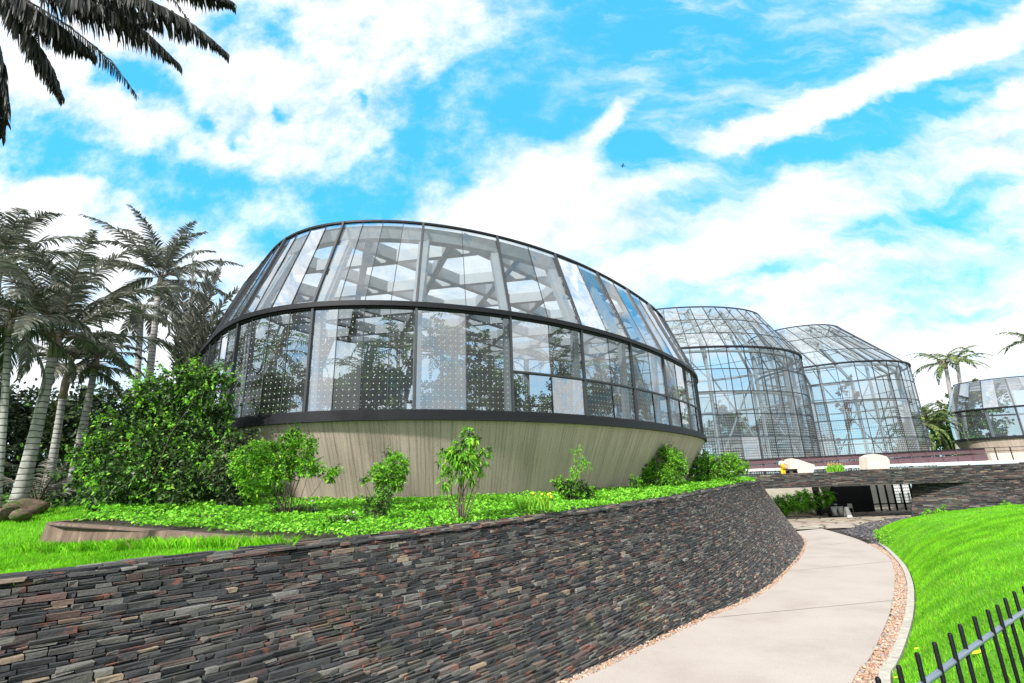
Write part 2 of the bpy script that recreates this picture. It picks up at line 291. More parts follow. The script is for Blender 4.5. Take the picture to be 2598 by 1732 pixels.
# ---------------------------------------------------------------- mesh helpers
class Q:
    """collects quads / polygons and links them as ONE mesh object"""
    def __init__(s): s.V = []; s.F = []; s.MI = []; s.UV = []; s.n = 0; s.smooth = []
    def poly(s, pts, mi=0, uv=None, sm=False):
        pts = [tuple(map(float, p)) for p in pts]
        s.V.append(np.array(pts)); k = len(pts); s.F.append(np.arange(s.n, s.n+k)); s.n += k; s.MI.append([mi]); s.smooth.append([sm])
        s.UV.append(np.array(uv if uv is not None else [(0, 0)]*k, float)); return s
    def mesh(s, V, faces, mi=0, sm=False, uv=None):
        V = np.asarray(V, float); s.V.append(V)
        for i, f in enumerate(faces):
            s.F.append(np.array(f)+s.n); s.MI.append([mi]); s.smooth.append([sm]); s.UV.append(np.array(uv[i], float) if uv else np.zeros((len(f), 2)))
        s.n += len(V); return s
    def quads(s, A, mi=0):                       # A: (n,4,3), separate islands
        A = np.asarray(A, float); n = len(A)
        if n == 0: return s
        s.V.append(A.reshape(-1, 3)); s.F.append(('Q', np.arange(n*4).reshape(n, 4)+s.n)); s.n += n*4
        s.MI.append([mi]*n); s.smooth.append([False]*n); s.UV.append(np.zeros((n*4, 2))); return s
    def strips(s, A, mi=0):                      # A: (n,k,2,3) ribbons of k cross pairs, joined
        A = np.asarray(A, float); n, k = A.shape[:2]
        idx = np.arange(n*k*2).reshape(n, k, 2)+s.n
        F = np.stack([idx[:, :-1, 0], idx[:, :-1, 1], idx[:, 1:, 1], idx[:, 1:, 0]], -1).reshape(-1, 4)
        s.V.append(A.reshape(-1, 3)); s.F.append(('Q', F)); s.n += n*k*2
        s.MI.append([mi]*len(F)); s.smooth.append([True]*len(F)); s.UV.append(np.zeros((len(F)*4, 2))); return s
    def box(s, c, h, mi=0, ax=None):             # centre, half sizes, axes rows
        ax = np.eye(3) if ax is None else np.asarray(ax, float)
        sg = np.array([(-1, -1, -1), (1, -1, -1), (1, 1, -1), (-1, 1, -1), (-1, -1, 1), (1, -1, 1), (1, 1, 1), (-1, 1, 1)])
        V = np.asarray(c, float)+(sg*np.asarray(h, float))@ax
        return s.mesh(V, BOXF, mi)
    def bar(s, p, q, w_, h_, mi=0, up=(0, 0, 1)):
        p, q = np.asarray(p, float), np.asarray(q, float); d = q-p; Ln = np.linalg.norm(d); d = d/max(Ln, 1e-9)
        up = np.asarray(up, float)
        if abs(d@up) > .98: up = np.array([0, 1., 0]) if abs(d[1]) < .9 else np.array([1., 0, 0])
        a = np.cross(d, up); a /= np.linalg.norm(a); b = np.cross(a, d)
        return s.box((p+q)/2, (Ln/2, w_/2, h_/2), mi, np.stack([d, a, b]))
    def tube(s, pts, rs, n=8, mi=0, cap=True):
        pts = np.asarray(pts, float); k = len(pts)
        if np.isscalar(rs): rs = [rs]*k
        V = []; t = np.gradient(pts, axis=0); ref = np.array([.13, .9, .2])
        for i in range(k):
            d = t[i]/np.linalg.norm(t[i]); a = np.cross(d, ref); a /= np.linalg.norm(a); b = np.cross(d, a)
            for j in range(n):
                an = 2*math.pi*j/n; V.append(pts[i]+rs[i]*(math.cos(an)*a+math.sin(an)*b))
        F = [[i*n+j, i*n+(j+1) % n, (i+1)*n+(j+1) % n, (i+1)*n+j] for i in range(k-1) for j in range(n)]
        if cap: F += [list(range(n-1, -1, -1)), [(k-1)*n+j for j in range(n)]]
        return s.mesh(V, F, mi, True)
    def ball(s, c, r, mi=0, seg=10, rings=6, jit=0, sm=True):
        V = [(0, 0, 1)]; r = np.ones(3)*r
        for i in range(1, rings):
            for j in range(seg): V.append((math.sin(math.pi*i/rings)*math.cos(2*math.pi*j/seg), math.sin(math.pi*i/rings)*math.sin(2*math.pi*j/seg), math.cos(math.pi*i/rings)))
        V.append((0, 0, -1)); V = np.array(V)
        if jit: V = V*(1+rng.uniform(-jit, jit, (len(V), 1)))
        F = [[0, 1+j, 1+(j+1) % seg] for j in range(seg)]
        for i in range(rings-2):
            for j in range(seg): F.append([1+i*seg+j, 1+(i+1)*seg+j, 1+(i+1)*seg+(j+1) % seg, 1+i*seg+(j+1) % seg])
        l = len(V)-1; F += [[l, 1+(rings-2)*seg+(j+1) % seg, 1+(rings-2)*seg+j] for j in range(seg)]
        return s.mesh(V*r+np.asarray(c), F, mi, sm)
    def build(s, name, mats, parent=None, loc=None):
        V = np.concatenate(s.V); fl = []; st = []; tot = []; p = 0
        for f in s.F:
            if isinstance(f, tuple):
                a = f[1]; fl.append(a.reshape(-1)); n, k = a.shape; st.append(p+np.arange(n)*k); tot.append(np.full(n, k)); p += n*k
            else: fl.append(f); st.append([p]); tot.append([len(f)]); p += len(f)
        fl = np.concatenate(fl).astype(np.int32); st = np.concatenate(st).astype(np.int32); tot = np.concatenate(tot).astype(np.int32)
        if loc is not None: V = V-np.asarray(loc)
        me = bpy.data.meshes.new(name); me.vertices.add(len(V)); me.vertices.foreach_set('co', V.astype(np.float32).ravel())
        me.loops.add(len(fl)); me.loops.foreach_set('vertex_index', fl)
        me.polygons.add(len(st)); me.polygons.foreach_set('loop_start', st); me.polygons.foreach_set('loop_total', tot)
        me.polygons.foreach_set('material_index', np.concatenate(s.MI).astype(np.int32)); me.polygons.foreach_set('use_smooth', np.concatenate(s.smooth).astype(bool))
        me.update(calc_edges=True)
        ul = me.uv_layers.new(name='UVMap'); ul.data.foreach_set('uv', np.concatenate(s.UV).astype(np.float32).ravel())
        me.validate()
        for mm in (mats if isinstance(mats, (list, tuple)) else [mats]): me.materials.append(MAT[mm] if isinstance(mm, str) else mm)
        o = bpy.data.objects.new(name, me); COL.objects.link(o)
        if loc is not None: o.location = tuple(loc)
        if parent is not None: o.parent = parent; o.matrix_parent_inverse = Matrix.Translation(-Vector(parent.location))
        return o
BOXF = [[0, 3, 2, 1], [4, 5, 6, 7], [0, 1, 5, 4], [1, 2, 6, 5], [2, 3, 7, 6], [3, 0, 4, 7]]

def tag(o, label=None, cat=None, group=None, kind=None):
    if label: o['label'] = label
    if cat: o['category'] = cat
    if group: o['group'] = group
    if kind: o['kind'] = kind
    return o
def empty(name, loc, label, cat, group=None):
    e = bpy.data.objects.new(name, None); COL.objects.link(e); e.location = tuple(float(v) for v in loc); e.empty_display_size = .2
    return tag(e, label, cat, group)
def copy_tree(o, loc, rz=0, sc=1):
    c = o.copy(); COL.objects.link(c); c.location = tuple(loc); c.rotation_euler.z = rz; c.scale = (sc, sc, sc)
    def kids(src, dst):
        for ch in src.children:
            d = ch.copy(); COL.objects.link(d); d.parent = dst; kids(ch, d)
    kids(o, c); return c

def spline(P, n, closed=False):
    P = np.asarray(P, float)
    if closed: E = np.concatenate([P[-1:], P, P[:2]])
    else: E = np.concatenate([2*P[:1]-P[1:2], P, 2*P[-1:]-P[-2:-1]])
    out = []
    m = len(P) if closed else len(P)-1
    for i in range(m):
        p0, p1, p2, p3 = E[i:i+4]
        for t in np.linspace(0, 1, 24, endpoint=False):
            out.append(.5*((2*p1)+(-p0+p2)*t+(2*p0-5*p1+4*p2-p3)*t*t+(-p0+3*p1-3*p2+p3)*t**3))
    out.append(P[0] if closed else P[-1]); out = np.array(out)
    s = np.concatenate([[0], np.cumsum(np.linalg.norm(np.diff(out, axis=0), axis=1))])
    t = np.linspace(0, s[-1], n)
    return np.stack([np.interp(t, s, out[:, k]) for k in range(out.shape[1])], 1)
def inpoly(P, poly):
    x, y = P[:, 0], P[:, 1]; r = np.zeros(len(P), bool); n = len(poly)
    for i in range(n):
        x1, y1 = poly[i][:2]; x2, y2 = poly[(i+1) % n][:2]
        c = ((y1 > y) != (y2 > y)); xx = (x2-x1)*(y-y1)/((y2-y1) if y2 != y1 else 1e-9)+x1
        r ^= c & (x < xx)
    return r

# ---------------------------------------------------------------- site lines
pz = lambda y: -2.45-.043*np.minimum(np.maximum(y, -4), 37)
wz = lambda y: -.86+.009*np.maximum(y, 0)
Bxy = [(-12, -3.2), (-5.6, 2.4), (-2.6, 5.0), (-.6, 6.9), (.9, 8.35), (1.95, 9.5), (4.05, 11.8), (5.1, 12.8), (7.0, 15.1), (9.65, 18.9), (12.2, 22.8), (15.0, 27.5), (17.4, 32.4), (18.3, 35.2), (18.4, 38.0), (17.2, 41.2), (15.5, 45)]
Txy = [(-13.6, -1.8), (-7.3, 3.6), (-5.15, 5.4), (-3.4, 6.95), (-2.35, 7.85), (-1.35, 8.75), (1.2, 11.5), (2.4, 12.9), (4.4, 15.5), (7.4, 19.9), (9.9, 23.8), (12.7, 28.2), (15.2, 31.9), (16.2, 34.4), (16.3, 37.2), (15.2, 40.2), (13.8, 44)]
NW = 260
i0 = np.linspace(0, 1, NW)
def dense(P): return spline(P, 1600)
def by_index(P, n):     # sample so that the k-th control points of both lines stay opposite one another
    P = np.array(P, float); E = np.concatenate([2*P[:1]-P[1:2], P, 2*P[-1:]-P[-2:-1]]); out = []
    for t in np.linspace(0, len(P)-1, n):
        i = min(int(t), len(P)-2); f = t-i; p0, p1, p2, p3 = E[i:i+4]
        out.append(.5*((2*p1)+(-p0+p2)*f+(2*p0-5*p1+4*p2-p3)*f*f+(-p0+3*p1-3*p2+p3)*f**3))
    return np.array(out)
Bw = by_index(Bxy, NW); Tw = by_index(Txy, NW)
Bw3 = np.column_stack([Bw, pz(Bw[:, 1])-.05]); Tw3 = np.column_stack([Tw, wz(Tw[:, 1])])

# path edges
PRxy = [(-7, -4.2), (-1.2, 1.0), (2.2, 4.7), (4.42, 7.58), (5.4, 8.63), (6.74, 10.21), (7.75, 11.43), (9.14, 13.2), (10.79, 15.39), (12.66, 17.98), (14.82, 21.38), (18.1, 27.85), (20.75, 34.6), (21.6, 37)]
PLxy = [(b[0]+.11*n_[0], b[1]+.11*n_[1]) for b, n_ in zip(Bxy[:14], [(.7, -.7)]*14)]
pl = spline(PLxy, 120); pr = spline(PRxy, 120)
def ruled(q, A, B_, m=1, mi=0, uvs=None):
    for i in range(len(A)-1):
        for k in range(m):
            a, b = k/m, (k+1)/m
            q.poly([A[i]*(1-a)+B_[i]*a, A[i+1]*(1-a)+B_[i+1]*a, A[i+1]*(1-b)+B_[i+1]*b, A[i]*(1-b)+B_[i]*b], mi)
def grid_mesh(name, G, mat):            # G (n,m,3)
    n, m_ = G.shape[:2]; idx = np.arange(n*m_).reshape(n, m_)
    F = np.stack([idx[:-1, :-1], idx[1:, :-1], idx[1:, 1:], idx[:-1, 1:]], -1).reshape(-1, 4)
    q = Q(); q.V.append(G.reshape(-1, 3)); q.F.append(('Q', F)); q.n = n*m_; q.MI.append([0]*len(F)); q.smooth.append([True]*len(F)); q.UV.append(np.zeros((len(F)*4, 2)))
    return q.build(name, mat)

# low ground sheet (carries the path), behind-the-camera flat, out to the right
q = Q()
for ya, yb in ((-400, -4), (-4, 37), (37, 56)):
    xl = -500 if ya == -400 else -14
    q.poly([(xl, ya, pz(ya)-.09), (500, ya, pz(ya)-.09), (500, yb, pz(yb)-.09), (xl, yb, pz(yb)-.09)])
tag(q.build('low_ground', 'soil'), kind='structure')

# concrete path with expansion joints
pl3 = np.column_stack([pl, pz(pl[:, 1])]); pr3 = np.column_stack([pr, pz(pr[:, 1])])
q = Q(); joints = [28, 46, 67, 84, 98, 110]
for i in range(119):
    a, b, c_, d = pl3[i], pl3[i+1], pr3[i+1], pr3[i]
    q.poly([d, c_, b, a])
    for e0, e1 in ((d, c_), (b, a)): q.poly([e0, e0-(0, 0, .08), e1-(0, 0, .08), e1])
q.poly([pl3[-1], pr3[-1], pr3[-1]-(0, 0, .1), pl3[-1]-(0, 0, .1)])
path = tag(q.build('path', 'path'), kind='structure')
q = Q()
for j_ in (52, 71, 92):
    a, b = pl3[j_]+(0, 0, .004), pr3[min(119, j_+2)]+(0, 0, .004); d = (b-a)/np.linalg.norm(b-a); nrm = np.array([-d[1], d[0], 0])*.008
    q.poly([a-nrm, b-nrm, b+nrm, a+nrm])
tag(q.build('path_joint', 'edging'), kind='structure')

# flagstone paving under and before the bridge
FZ = pz(37)+.005
tag(Q().poly([(15, 37.0, FZ), (26, 37.0, FZ), (29.5, 39.5, FZ), (36, 42, FZ), (41, 56, FZ), (12, 56, FZ), (13, 45, FZ)]).build('paving', 'flag'), kind='structure')

# kerb
Kxy = [(-6.7, -4.7), (-.9, .6), (2.55, 4.3), (4.69, 7.57), (5.43, 8.41), (6.54, 9.68), (7.69, 11.05), (9.01, 12.71), (10.72, 14.97), (13.03, 18.32), (16.1, 23.3), (17.4, 25.6)]
Kxy = [(x+.06, y-.05) for x, y in Kxy]
kk = spline(Kxy, 100); kd = np.gradient(kk, axis=0); kd /= np.linalg.norm(kd, axis=1)[:, None]; kn = np.stack([kd[:, 1], -kd[:, 0]], 1)
ki = np.column_stack([kk, pz(kk[:, 1])+.05]); ko = np.column_stack([kk+kn*.13, pz(kk[:, 1])+.055])
q = Q()
for i in range(99):
    if i % 9 == 8: continue
    a, b, c_, d = ki[i], ki[i+1], ko[i+1], ko[i]; dn = np.array([0, 0, .16])
    q.poly([d, c_, b, a]); q.poly([a, b, b-dn, a-dn]); q.poly([c_, d, d-dn, c_-dn])
    if i % 9 == 7: q.poly([b, c_, c_-dn, b-dn])
    if i % 9 == 0: q.poly([d, a, a-dn, d-dn])
for i in range(8, 99, 9):
    f = .88; a, b, c_, d = ki[i], ki[i]*(1-f)+ki[i+1]*f, ko[i]*(1-f)+ko[i+1]*f, ko[i]; q.poly([d, c_, b, a]); dn = np.array([0, 0, .16]); q.poly([a, b, b-dn, a-dn]); q.poly([c_, d, d-dn, c_-dn])
tag(q.build('kerb', 'kerb'), kind='structure')

# ---------------------------------------------------------------- right bank
Kb = spline(Kxy+[(19.5, 28.6), (23, 33.5), (28, 38.5), (36, 40.8)], 150); Kd = np.gradient(Kb, axis=0); Kd /= np.linalg.norm(Kd, axis=1)[:, None]; Kn = np.stack([Kd[:, 1], -Kd[:, 0]], 1)
def rise(s): return 1.72*(1-np.exp(-s/1.7))+.10*np.minimum(s, 6)/6
sv = np.array([.15, .2, .35, .6, .9, 1.3, 1.8, 2.4, 3.1, 4, 5, 6.5, 8.5, 11, 16, 26, 60])
G = np.zeros((150, len(sv), 3))
fade = np.clip(1.08-(Kb[:, 1]-24)/22, .55, 1)      # the bank runs out lower towards the bridge
for j_, s_ in enumerate(sv):
    P = Kb+Kn*s_; G[:, j_, :2] = P
    z0 = pz(Kb[:, 1])
    G[:, j_, 2] = z0+.01+rise(s_-.15)*fade+np.sin(P[:, 0]*1.3)*np.cos(P[:, 1]*.9)*.03*min(1, s_)
tag(grid_mesh('lawn_bank', G, 'turf'), kind='structure')

# ---------------------------------------------------------------- upper lawn / bed
A_ = atz(821, 1378, -.79)[:2]; Ce = atz(118, 1325, -.5)[:2]
k0 = int(np.argmin(np.hypot(*(Tw-A_).T)))
Tin = Tw+np.array([-.7, .66])*.18                    # just behind the wall's crest
def hwall(P):
    P = np.atleast_2d(P); d = np.hypot(P[:, None, 0]-Tw[None, :, 0], P[:, None, 1]-Tw[None, :, 1]); return d.min(1), wz(P[:, 1])
def zbed(P):
    s_, z0 = hwall(P); return z0-.03+np.clip(s_/9, 0, 1)*(-.40-z0)+.10*np.clip((-P[:, 0]-8)/5, 0, 1)*np.clip((P[:, 1]-10)/4, 0, 1)
def zlawn(P):
    P = np.atleast_2d(P); x, y = P[:, 0], P[:, 1]
    return -.86+.02*np.sin(x*1.1+y)-.16*np.clip((-x-4)/4, 0, 1)*np.clip((12.5-y)/2, 0, 1)+.36*np.clip((y-10.5)/3.5, 0, 1)+.30*np.clip((y-13.5)/3, 0, 1)+.12*np.clip((-x-10)/6, 0, 1)*np.clip((y-8)/5, 0, 1)
nu = 60
Wl = np.array([Tin[int(round(t))] for t in np.linspace(k0, 0, nu)])
Bk = spline([A_, (A_+Ce)/2, Ce, Ce+(.2, 1.6), Ce+(-.4, 3.8), (-13, 17.5), (-20, 21), (-32, 22)], nu)
G = np.zeros((nu, 40, 3))
for j_ in range(40):
    t = j_/39; P = Wl*(1-t)+Bk*t; G[:, j_, :2] = P; G[:, j_, 2] = zlawn(P)
LAWN = tag(grid_mesh('lawn', G[:, ::-1], 'turf'), kind='structure')
Wr = np.array([Tin[int(round(t))] for t in np.linspace(k0, NW-1, 90)])
Bk2 = spline([A_, (A_+Ce)/2, Ce, Ce+(.2, 1.6), Ce+(-.4, 3.8), (-14, 20), (-14, 30), (-4, 42), (6, 46), (13, 47)], 90)
G = np.zeros((90, 40, 3))
for j_ in range(40):
    t = j_/39; P = Wr*(1-t)+Bk2*t; G[:, j_, :2] = P; G[:, j_, 2] = zbed(P)
tag(grid_mesh('planting_bed', G, 'soil'), kind='structure')
ring = [(-600, -400), (-14, -2.2), (-33, 22)] + [tuple(p) for p in Bk[::-1][3:int(nu*.45)]] + [(-14, 20), (-14, 30), (-4, 42), (6, 46), (13, 44.9), (22.2, 44.9), (22.2, 56), (41, 56), (41, 43), (900, 43), (900, 900), (-900, 900)]
tag(Q().poly([(x, y, -.42) for x, y in ring]).build('ground', 'farg'), kind='structure')

# concrete planter edging
q = Q()
for (p, zt0), (p2, zt1) in (((A_, -.79), (Ce, -.5)), ((Ce, -.5), (Ce+np.array([.55, 1.6]), -.42))):
    d = p2-p; d = d/np.linalg.norm(d); n_ = np.array([d[1], -d[0]])
    if p is A_: n_ = -n_*-1
    inn = np.array([.06, .10]) if p is A_ else np.array([.12, -.02])
    out_ = np.array([-.03, -.10]) if p is A_ else np.array([-.10, -.02])
    a, b = np.r_[p, zt0], np.r_[p2, zt1]
    a2, b2 = np.r_[p+inn*1.4, zt0], np.r_[p2+inn*1.4, zt1]
    lo = -1.3; a3, b3 = np.r_[p+out_, lo], np.r_[p2+out_, lo]; a4, b4 = np.r_[p+inn*1.4, lo], np.r_[p2+inn*1.4, lo]
    q.poly([a, b, b2, a2]); q.poly([a3, b3, b, a]); q.poly([a2, b2, b4, a4]); q.poly([b, b3, b4, b2]); q.poly([a, a2, a4, a3])
tag(q.build('planter_edging', 'edging'), 'low weathered brown concrete edging between the lawn and the leafy bed', 'edging wall')

# ---------------------------------------------------------------- dry stone walls
def stone_wall(q, Bl, Tl, zmax_f=None, tmin=.018, tmax=.062, lmin=.06, lmax=.31, prot=.035, s_from=0, s_to=None, hole=None, back=True, cap=True):
    mid = (Bl+Tl)/2; s = np.concatenate([[0], np.cumsum(np.linalg.norm(np.diff(mid[:, :2], axis=0), axis=1))]); Ls = s[-1]
    s_to = s_to or Ls
    def bt(v):
        return np.array([np.interp(v, s, Bl[:, k]) for k in range(3)]), np.array([np.interp(v, s, Tl[:, k]) for k in range(3)])
    zmin, zmax = Bl[:, 2].min(), Tl[:, 2].max(); z = zmin
    VV = []
    def pt(v, zz):
        b, t = bt(v); f = (zz-b[2])/(t[2]-b[2]); return b+(t-b)*f, b, t
    while z < zmax:
        t_ = rng.uniform(tmin, tmax)
        v = s_from-rng.uniform(0, lmax)
        while v < s_to:
            l = rng.uniform(lmin, lmax)*(.6+t_/tmax*.7)
            va, vb = max(v, s_from), min(v+l, s_to); v += l
            if vb-va < .04: continue
            vm = (va+vb)/2
            b, t = bt(vm)
            if z+t_ < b[2] or z+t_*.5 > t[2]: continue
            if hole and hole(vm, z): continue
            subs = [(z, z+t_)]
            if t_ > .045 and rng.random() < .3: mz = z+t_*rng.uniform(.35, .65); subs = [(z, mz), (mz, z+t_)]
            for za, zb in subs:
                pa, _, _ = pt(va, za); pb, _, _ = pt(vb, za); pc, _, _ = pt(vb, zb); pd, _, _ = pt(va, zb)
                du = pb-pa; du /= np.linalg.norm(du); dv = pd-pa; dv /= np.linalg.norm(dv)
                nn = np.cross(du, dv); nn /= np.linalg.norm(nn)
                o_ = rng.uniform(0, prot); tl = rng.uniform(-.009, .009, 4)+o_
                g = .0055; e = rng.uniform(-.006, .006, (4, 3))
                fr = np.stack([pa+du*g+dv*g, pb-du*g+dv*g, pc-du*g-dv*g, pd+du*g-dv*g])+e
                nh = np.array([nn[0], nn[1], 0]); nh /= np.linalg.norm(nh)
                f_ = fr.copy(); st_ = (pd-pa)-np.array([0, 0, (pd-pa)[2]]); f_[2] -= st_*.92; f_[3] -= st_*.92; f_ = f_+nh*tl[:, None]; bk = fr-nh*.16
                VV.append(np.concatenate([f_, bk]))
        z += t_
    for V in VV: q.V.append(V)
    n = len(VV); F = np.array([[0, 1, 2, 3], [0, 3, 7, 4], [1, 5, 6, 2], [3, 2, 6, 7], [0, 4, 5, 1]])
    A = (F[None]+(np.arange(n)*8)[:, None, None]+q.n).reshape(-1, 4)
    q.F.append(('Q', A)); q.MI.append([0]*len(A)); q.smooth.append([False]*len(A)); q.UV.append(np.zeros((len(A)*4, 2))); q.n += n*8
    if back:  # backing sheet coloured as the shade in the gaps
        nb = len(Bl)
        for i in range(nb-1):
            a, b, c_, d = Bl[i], Bl[i+1], Tl[i+1], Tl[i]
            nn = np.cross(b-a, d-a); nn = nn/np.linalg.norm(nn)*-.05
            q.poly([a+nn, b+nn, c_+nn-(0, 0, .03), d+nn-(0, 0, .03)], 1)
    return n
q = Q()
keep = slice(24, NW)
Bs, Ts = Bw3[keep], Tw3[keep]
n1_ = stone_wall(q, Bs, Ts)
# ragged coping slabs along the crest
td = np.gradient(Ts, axis=0); td /= np.linalg.norm(td, axis=1)[:, None]
tn = np.stack([-td[:, 1], td[:, 0], np.zeros(len(td))], 1)
sT = np.concatenate([[0], np.cumsum(np.linalg.norm(np.diff(Ts, axis=0), axis=1))])
for row in range(4):
    v = rng.uniform(0, .3)
    while v < sT[-1]-.5:
        l = rng.uniform(.15, .5); c0 = np.array([np.interp(v+l/2, sT, Ts[:, k]) for k in range(3)]); i = min(len(td)-1, int(np.searchsorted(sT, v+l/2)))
        d, n_ = td[i], tn[i]; th = rng.uniform(.02, .05)
        cc_ = c0+n_*(-.02+row*.085+rng.uniform(-.03, .03))+np.array([0, 0, -.01+row*.012+rng.uniform(-.012, .02)])
        h = np.array([l/2-.005, rng.uniform(.05, .085), th/2]); a = rng.uniform(-.12, .12)
        d2 = d*math.cos(a)+n_*math.sin(a); n2_ = np.cross([0, 0, 1], d2); up = np.cross(d2, n2_)+rng.uniform(-.12, .12, 3); 
        sg = np.array([(-1, -1, -1), (1, -1, -1), (1, 1, -1), (-1, 1, -1), (-1, -1, 1), (1, -1, 1), (1, 1, 1), (-1, 1, 1)])*h*rng.uniform(.82, 1.06, (8, 3))
        q.mesh(cc_+sg@np.stack([d2, n2_, up]), BOXF); v += l*.95
tag(q.build('stone_retaining_wall', ['slate', 'gap_shade']), 'long curving dark slate retaining wall leaning beside the path', 'stone wall')
print('stones', n1_)

# ---------------------------------------------------------------- pebbles and chips
def pebbles(name, label, P, r0, r1, mat, flat=.55):
    """P (n,3) centres; each pebble an octahedron-like rounded stone"""
    n = len(P); base = np.array([(1, 0, 0), (.5, .87, 0), (-.5, .87, 0), (-1, 0, 0), (-.5, -.87, 0), (.5, -.87, 0), (.55, .3, .75), (-.5, .35, .78), (0, -.6, .76), (0, 0, -.9)])
    F = np.array([[0, 1, 6], [1, 2, 7], [2, 3, 7], [3, 4, 8], [4, 5, 8], [5, 0, 6], [1, 7, 6], [3, 8, 7], [5, 6, 8], [6, 7, 8], [1, 0, 9], [2, 1, 9], [3, 2, 9], [4, 3, 9], [5, 4, 9], [0, 5, 9]])
    R = rng.uniform(r0, r1, (n, 1, 1))*rng.uniform([.8, .55, flat*.8], [1.15, .9, flat*1.2], (n, 3))[:, None, :]
    V = base[None]*R*rng.uniform(.85, 1.12, (n, 10, 1)); a = rng.uniform(0, 6.28, n); ca, sa = np.cos(a)[:, None], np.sin(a)[:, None]
    V = np.stack([V[..., 0]*ca-V[..., 1]*sa, V[..., 0]*sa+V[..., 1]*ca, V[..., 2]], -1)+P[:, None, :]
    q = Q(); q.V.append(V.reshape(-1, 3)); A = (F[None]+(np.arange(n)*10)[:, None, None]).reshape(-1, 3)
    q.F.append(('Q', A)); q.n = n*10; q.MI.append([0]*len(A)); q.smooth.append([True]*len(A)); q.UV.append(np.zeros((len(A)*3, 2)))
    return tag(q.build(name, mat), label, 'pebbles' if 'pebble' in name else 'stone chips', kind='stuff')
# gutter between path and kerb
kin = spline(Kxy, 400)
pts = []
prD = spline(PRxy, 900)
for i in range(7800):
    k = rng.integers(60, 399); a = kin[k]; d = np.hypot(*(prD-a).T); b = prD[d.argmin()]
    t = rng.uniform(.04, .96); p = a*(1-t)+b*t+rng.normal(0, .01, 2); pts.append((p[0], p[1], pz(p[1])-.045+rng.uniform(0, .045)))
pebbles('gutter_pebbles', 'round tan and orange pebbles filling the gutter between path and kerb', np.array(pts), .026, .05, 'pebble')
pts = []
blD = by_index(Bxy[:15], 1500)
for i in range(4200):
    k = rng.integers(300, 1480); b = blD[k]; t = rng.uniform(-.02, .13); p = b+np.array([.7, -.7])*t; pts.append((p[0], p[1], pz(p[1])-.02+rng.uniform(0, .03)))
pebbles('wall_foot_pebbles', 'narrow line of pale pink pebbles along the foot of the slate wall', np.array(pts), .02, .04, 'pebble')
tri = [atp(*p)[:2] for p in [(2128, 1348), (2200, 1330), (2270, 1322), (2400, 1316), (2391, 1330), (2290, 1345), (2262, 1365), (2250, 1398), (2200, 1370)]]
x_, y_ = np.array(tri).min(0), np.array(tri).max(0)
P = rng.uniform(x_, y_, (26000, 2)); P = P[inpoly(P, tri)][:9000]
pebbles('slate_chip_bed', 'triangle of dark slate chips where path and paving meet', np.column_stack([P, pz(P[:, 1])-.01+rng.uniform(0, .06, len(P))]), .04, .10, 'chip', .35)

# ---------------------------------------------------------------- grass
def blades(P, h0, h1, wd, lean=.5):
    n = len(P); a = rng.uniform(0, 6.28, n); h = rng.uniform(h0, h1, n); l = rng.uniform(0, lean, n)*h; b = rng.uniform(0, 6.28, n)
    w_ = wd/2; dx, dy = np.cos(a)*w_, np.sin(a)*w_
    p0 = P+np.stack([-dx, -dy, -.01*np.ones(n)], 1); p1 = P+np.stack([dx, dy, -.01*np.ones(n)], 1)
    m1 = P+np.stack([dx*.8+np.cos(b)*l*.35, dy*.8+np.sin(b)*l*.35, h*.6], 1)
    tp = P+np.stack([np.cos(b)*l, np.sin(b)*l, h], 1)
    return np.stack([p0, p1, m1, tp], 1)
lp = np.concatenate([Wl+np.array([-.05, .05]), Bk[::-1]])
P = rng.uniform((-20, -1), (-2, 19), (420000, 2)); P = P[inpoly(P, lp)]
d = np.hypot(P[:, 0], P[:, 1]); P = P[rng.random(len(P)) < np.clip(12/d, .2, 1)**1.5]
cl_ = np.sin(P[:, 0]*2.1+1)*np.sin(P[:, 1]*1.7)
q = Q(); q.quads(blades(np.column_stack([P, zlawn(P)]), .035, .085, .012))
# longer tufts against the edging
t = .04+.96*rng.random(3200)**.9; e = A_[None]*(1-t[:, None])+Ce[None]*t[:, None]; e = e+np.array([-.04, -.2])*rng.uniform(.5, 2.2, (3200, 1))
q.quads(blades(np.column_stack([e, zlawn(e)]), .08, .24, .012, .8))
tag(q.build('lawn_grass', 'grass'), 'bright green mown grass on the upper lawn behind the slate wall', 'grass', kind='stuff')
def bankpts(n, k0_, k1_, s0, s1):
    k = rng.uniform(k0_, k1_, n); s_ = s0+(s1-s0)*rng.random(n)**1.2; out = []
    kx = np.interp(k, np.arange(150), Kb[:, 0]); ky = np.interp(k, np.arange(150), Kb[:, 1]); nx = np.interp(k, np.arange(150), Kn[:, 0]); ny = np.interp(k, np.arange(150), Kn[:, 1])
    fd = np.interp(k, np.arange(150), fade); P = np.stack([kx+nx*s_, ky+ny*s_], 1)
    z_ = np.zeros(n)
    zs = np.interp(s_, sv, rise(sv-.15)); z_ = pz(ky)+.01+zs*fd+np.sin(P[:, 0]*1.3)*np.cos(P[:, 1]*.9)*.03*np.minimum(1, s_)
    return np.column_stack([P, z_])
q = Q()
for k0_, k1_, n_, w_ in ((22, 75, 120000, .010), (60, 128, 70000, .018)):
    P = bankpts(n_, k0_, k1_, .16, 7.5)
    bare = (np.sin(P[:, 0]*2.3+P[:, 1]*1.1)*np.sin(P[:, 1]*2.9-P[:, 0]*.7) > .86); P = P[~bare | (rng.random(len(P)) < .25)]
    q.quads(blades(P, .03, .075, w_))
tag(q.build('bank_grass', 'grass'), 'bright green grass on the sloping bank right of the path', 'grass', kind='stuff')
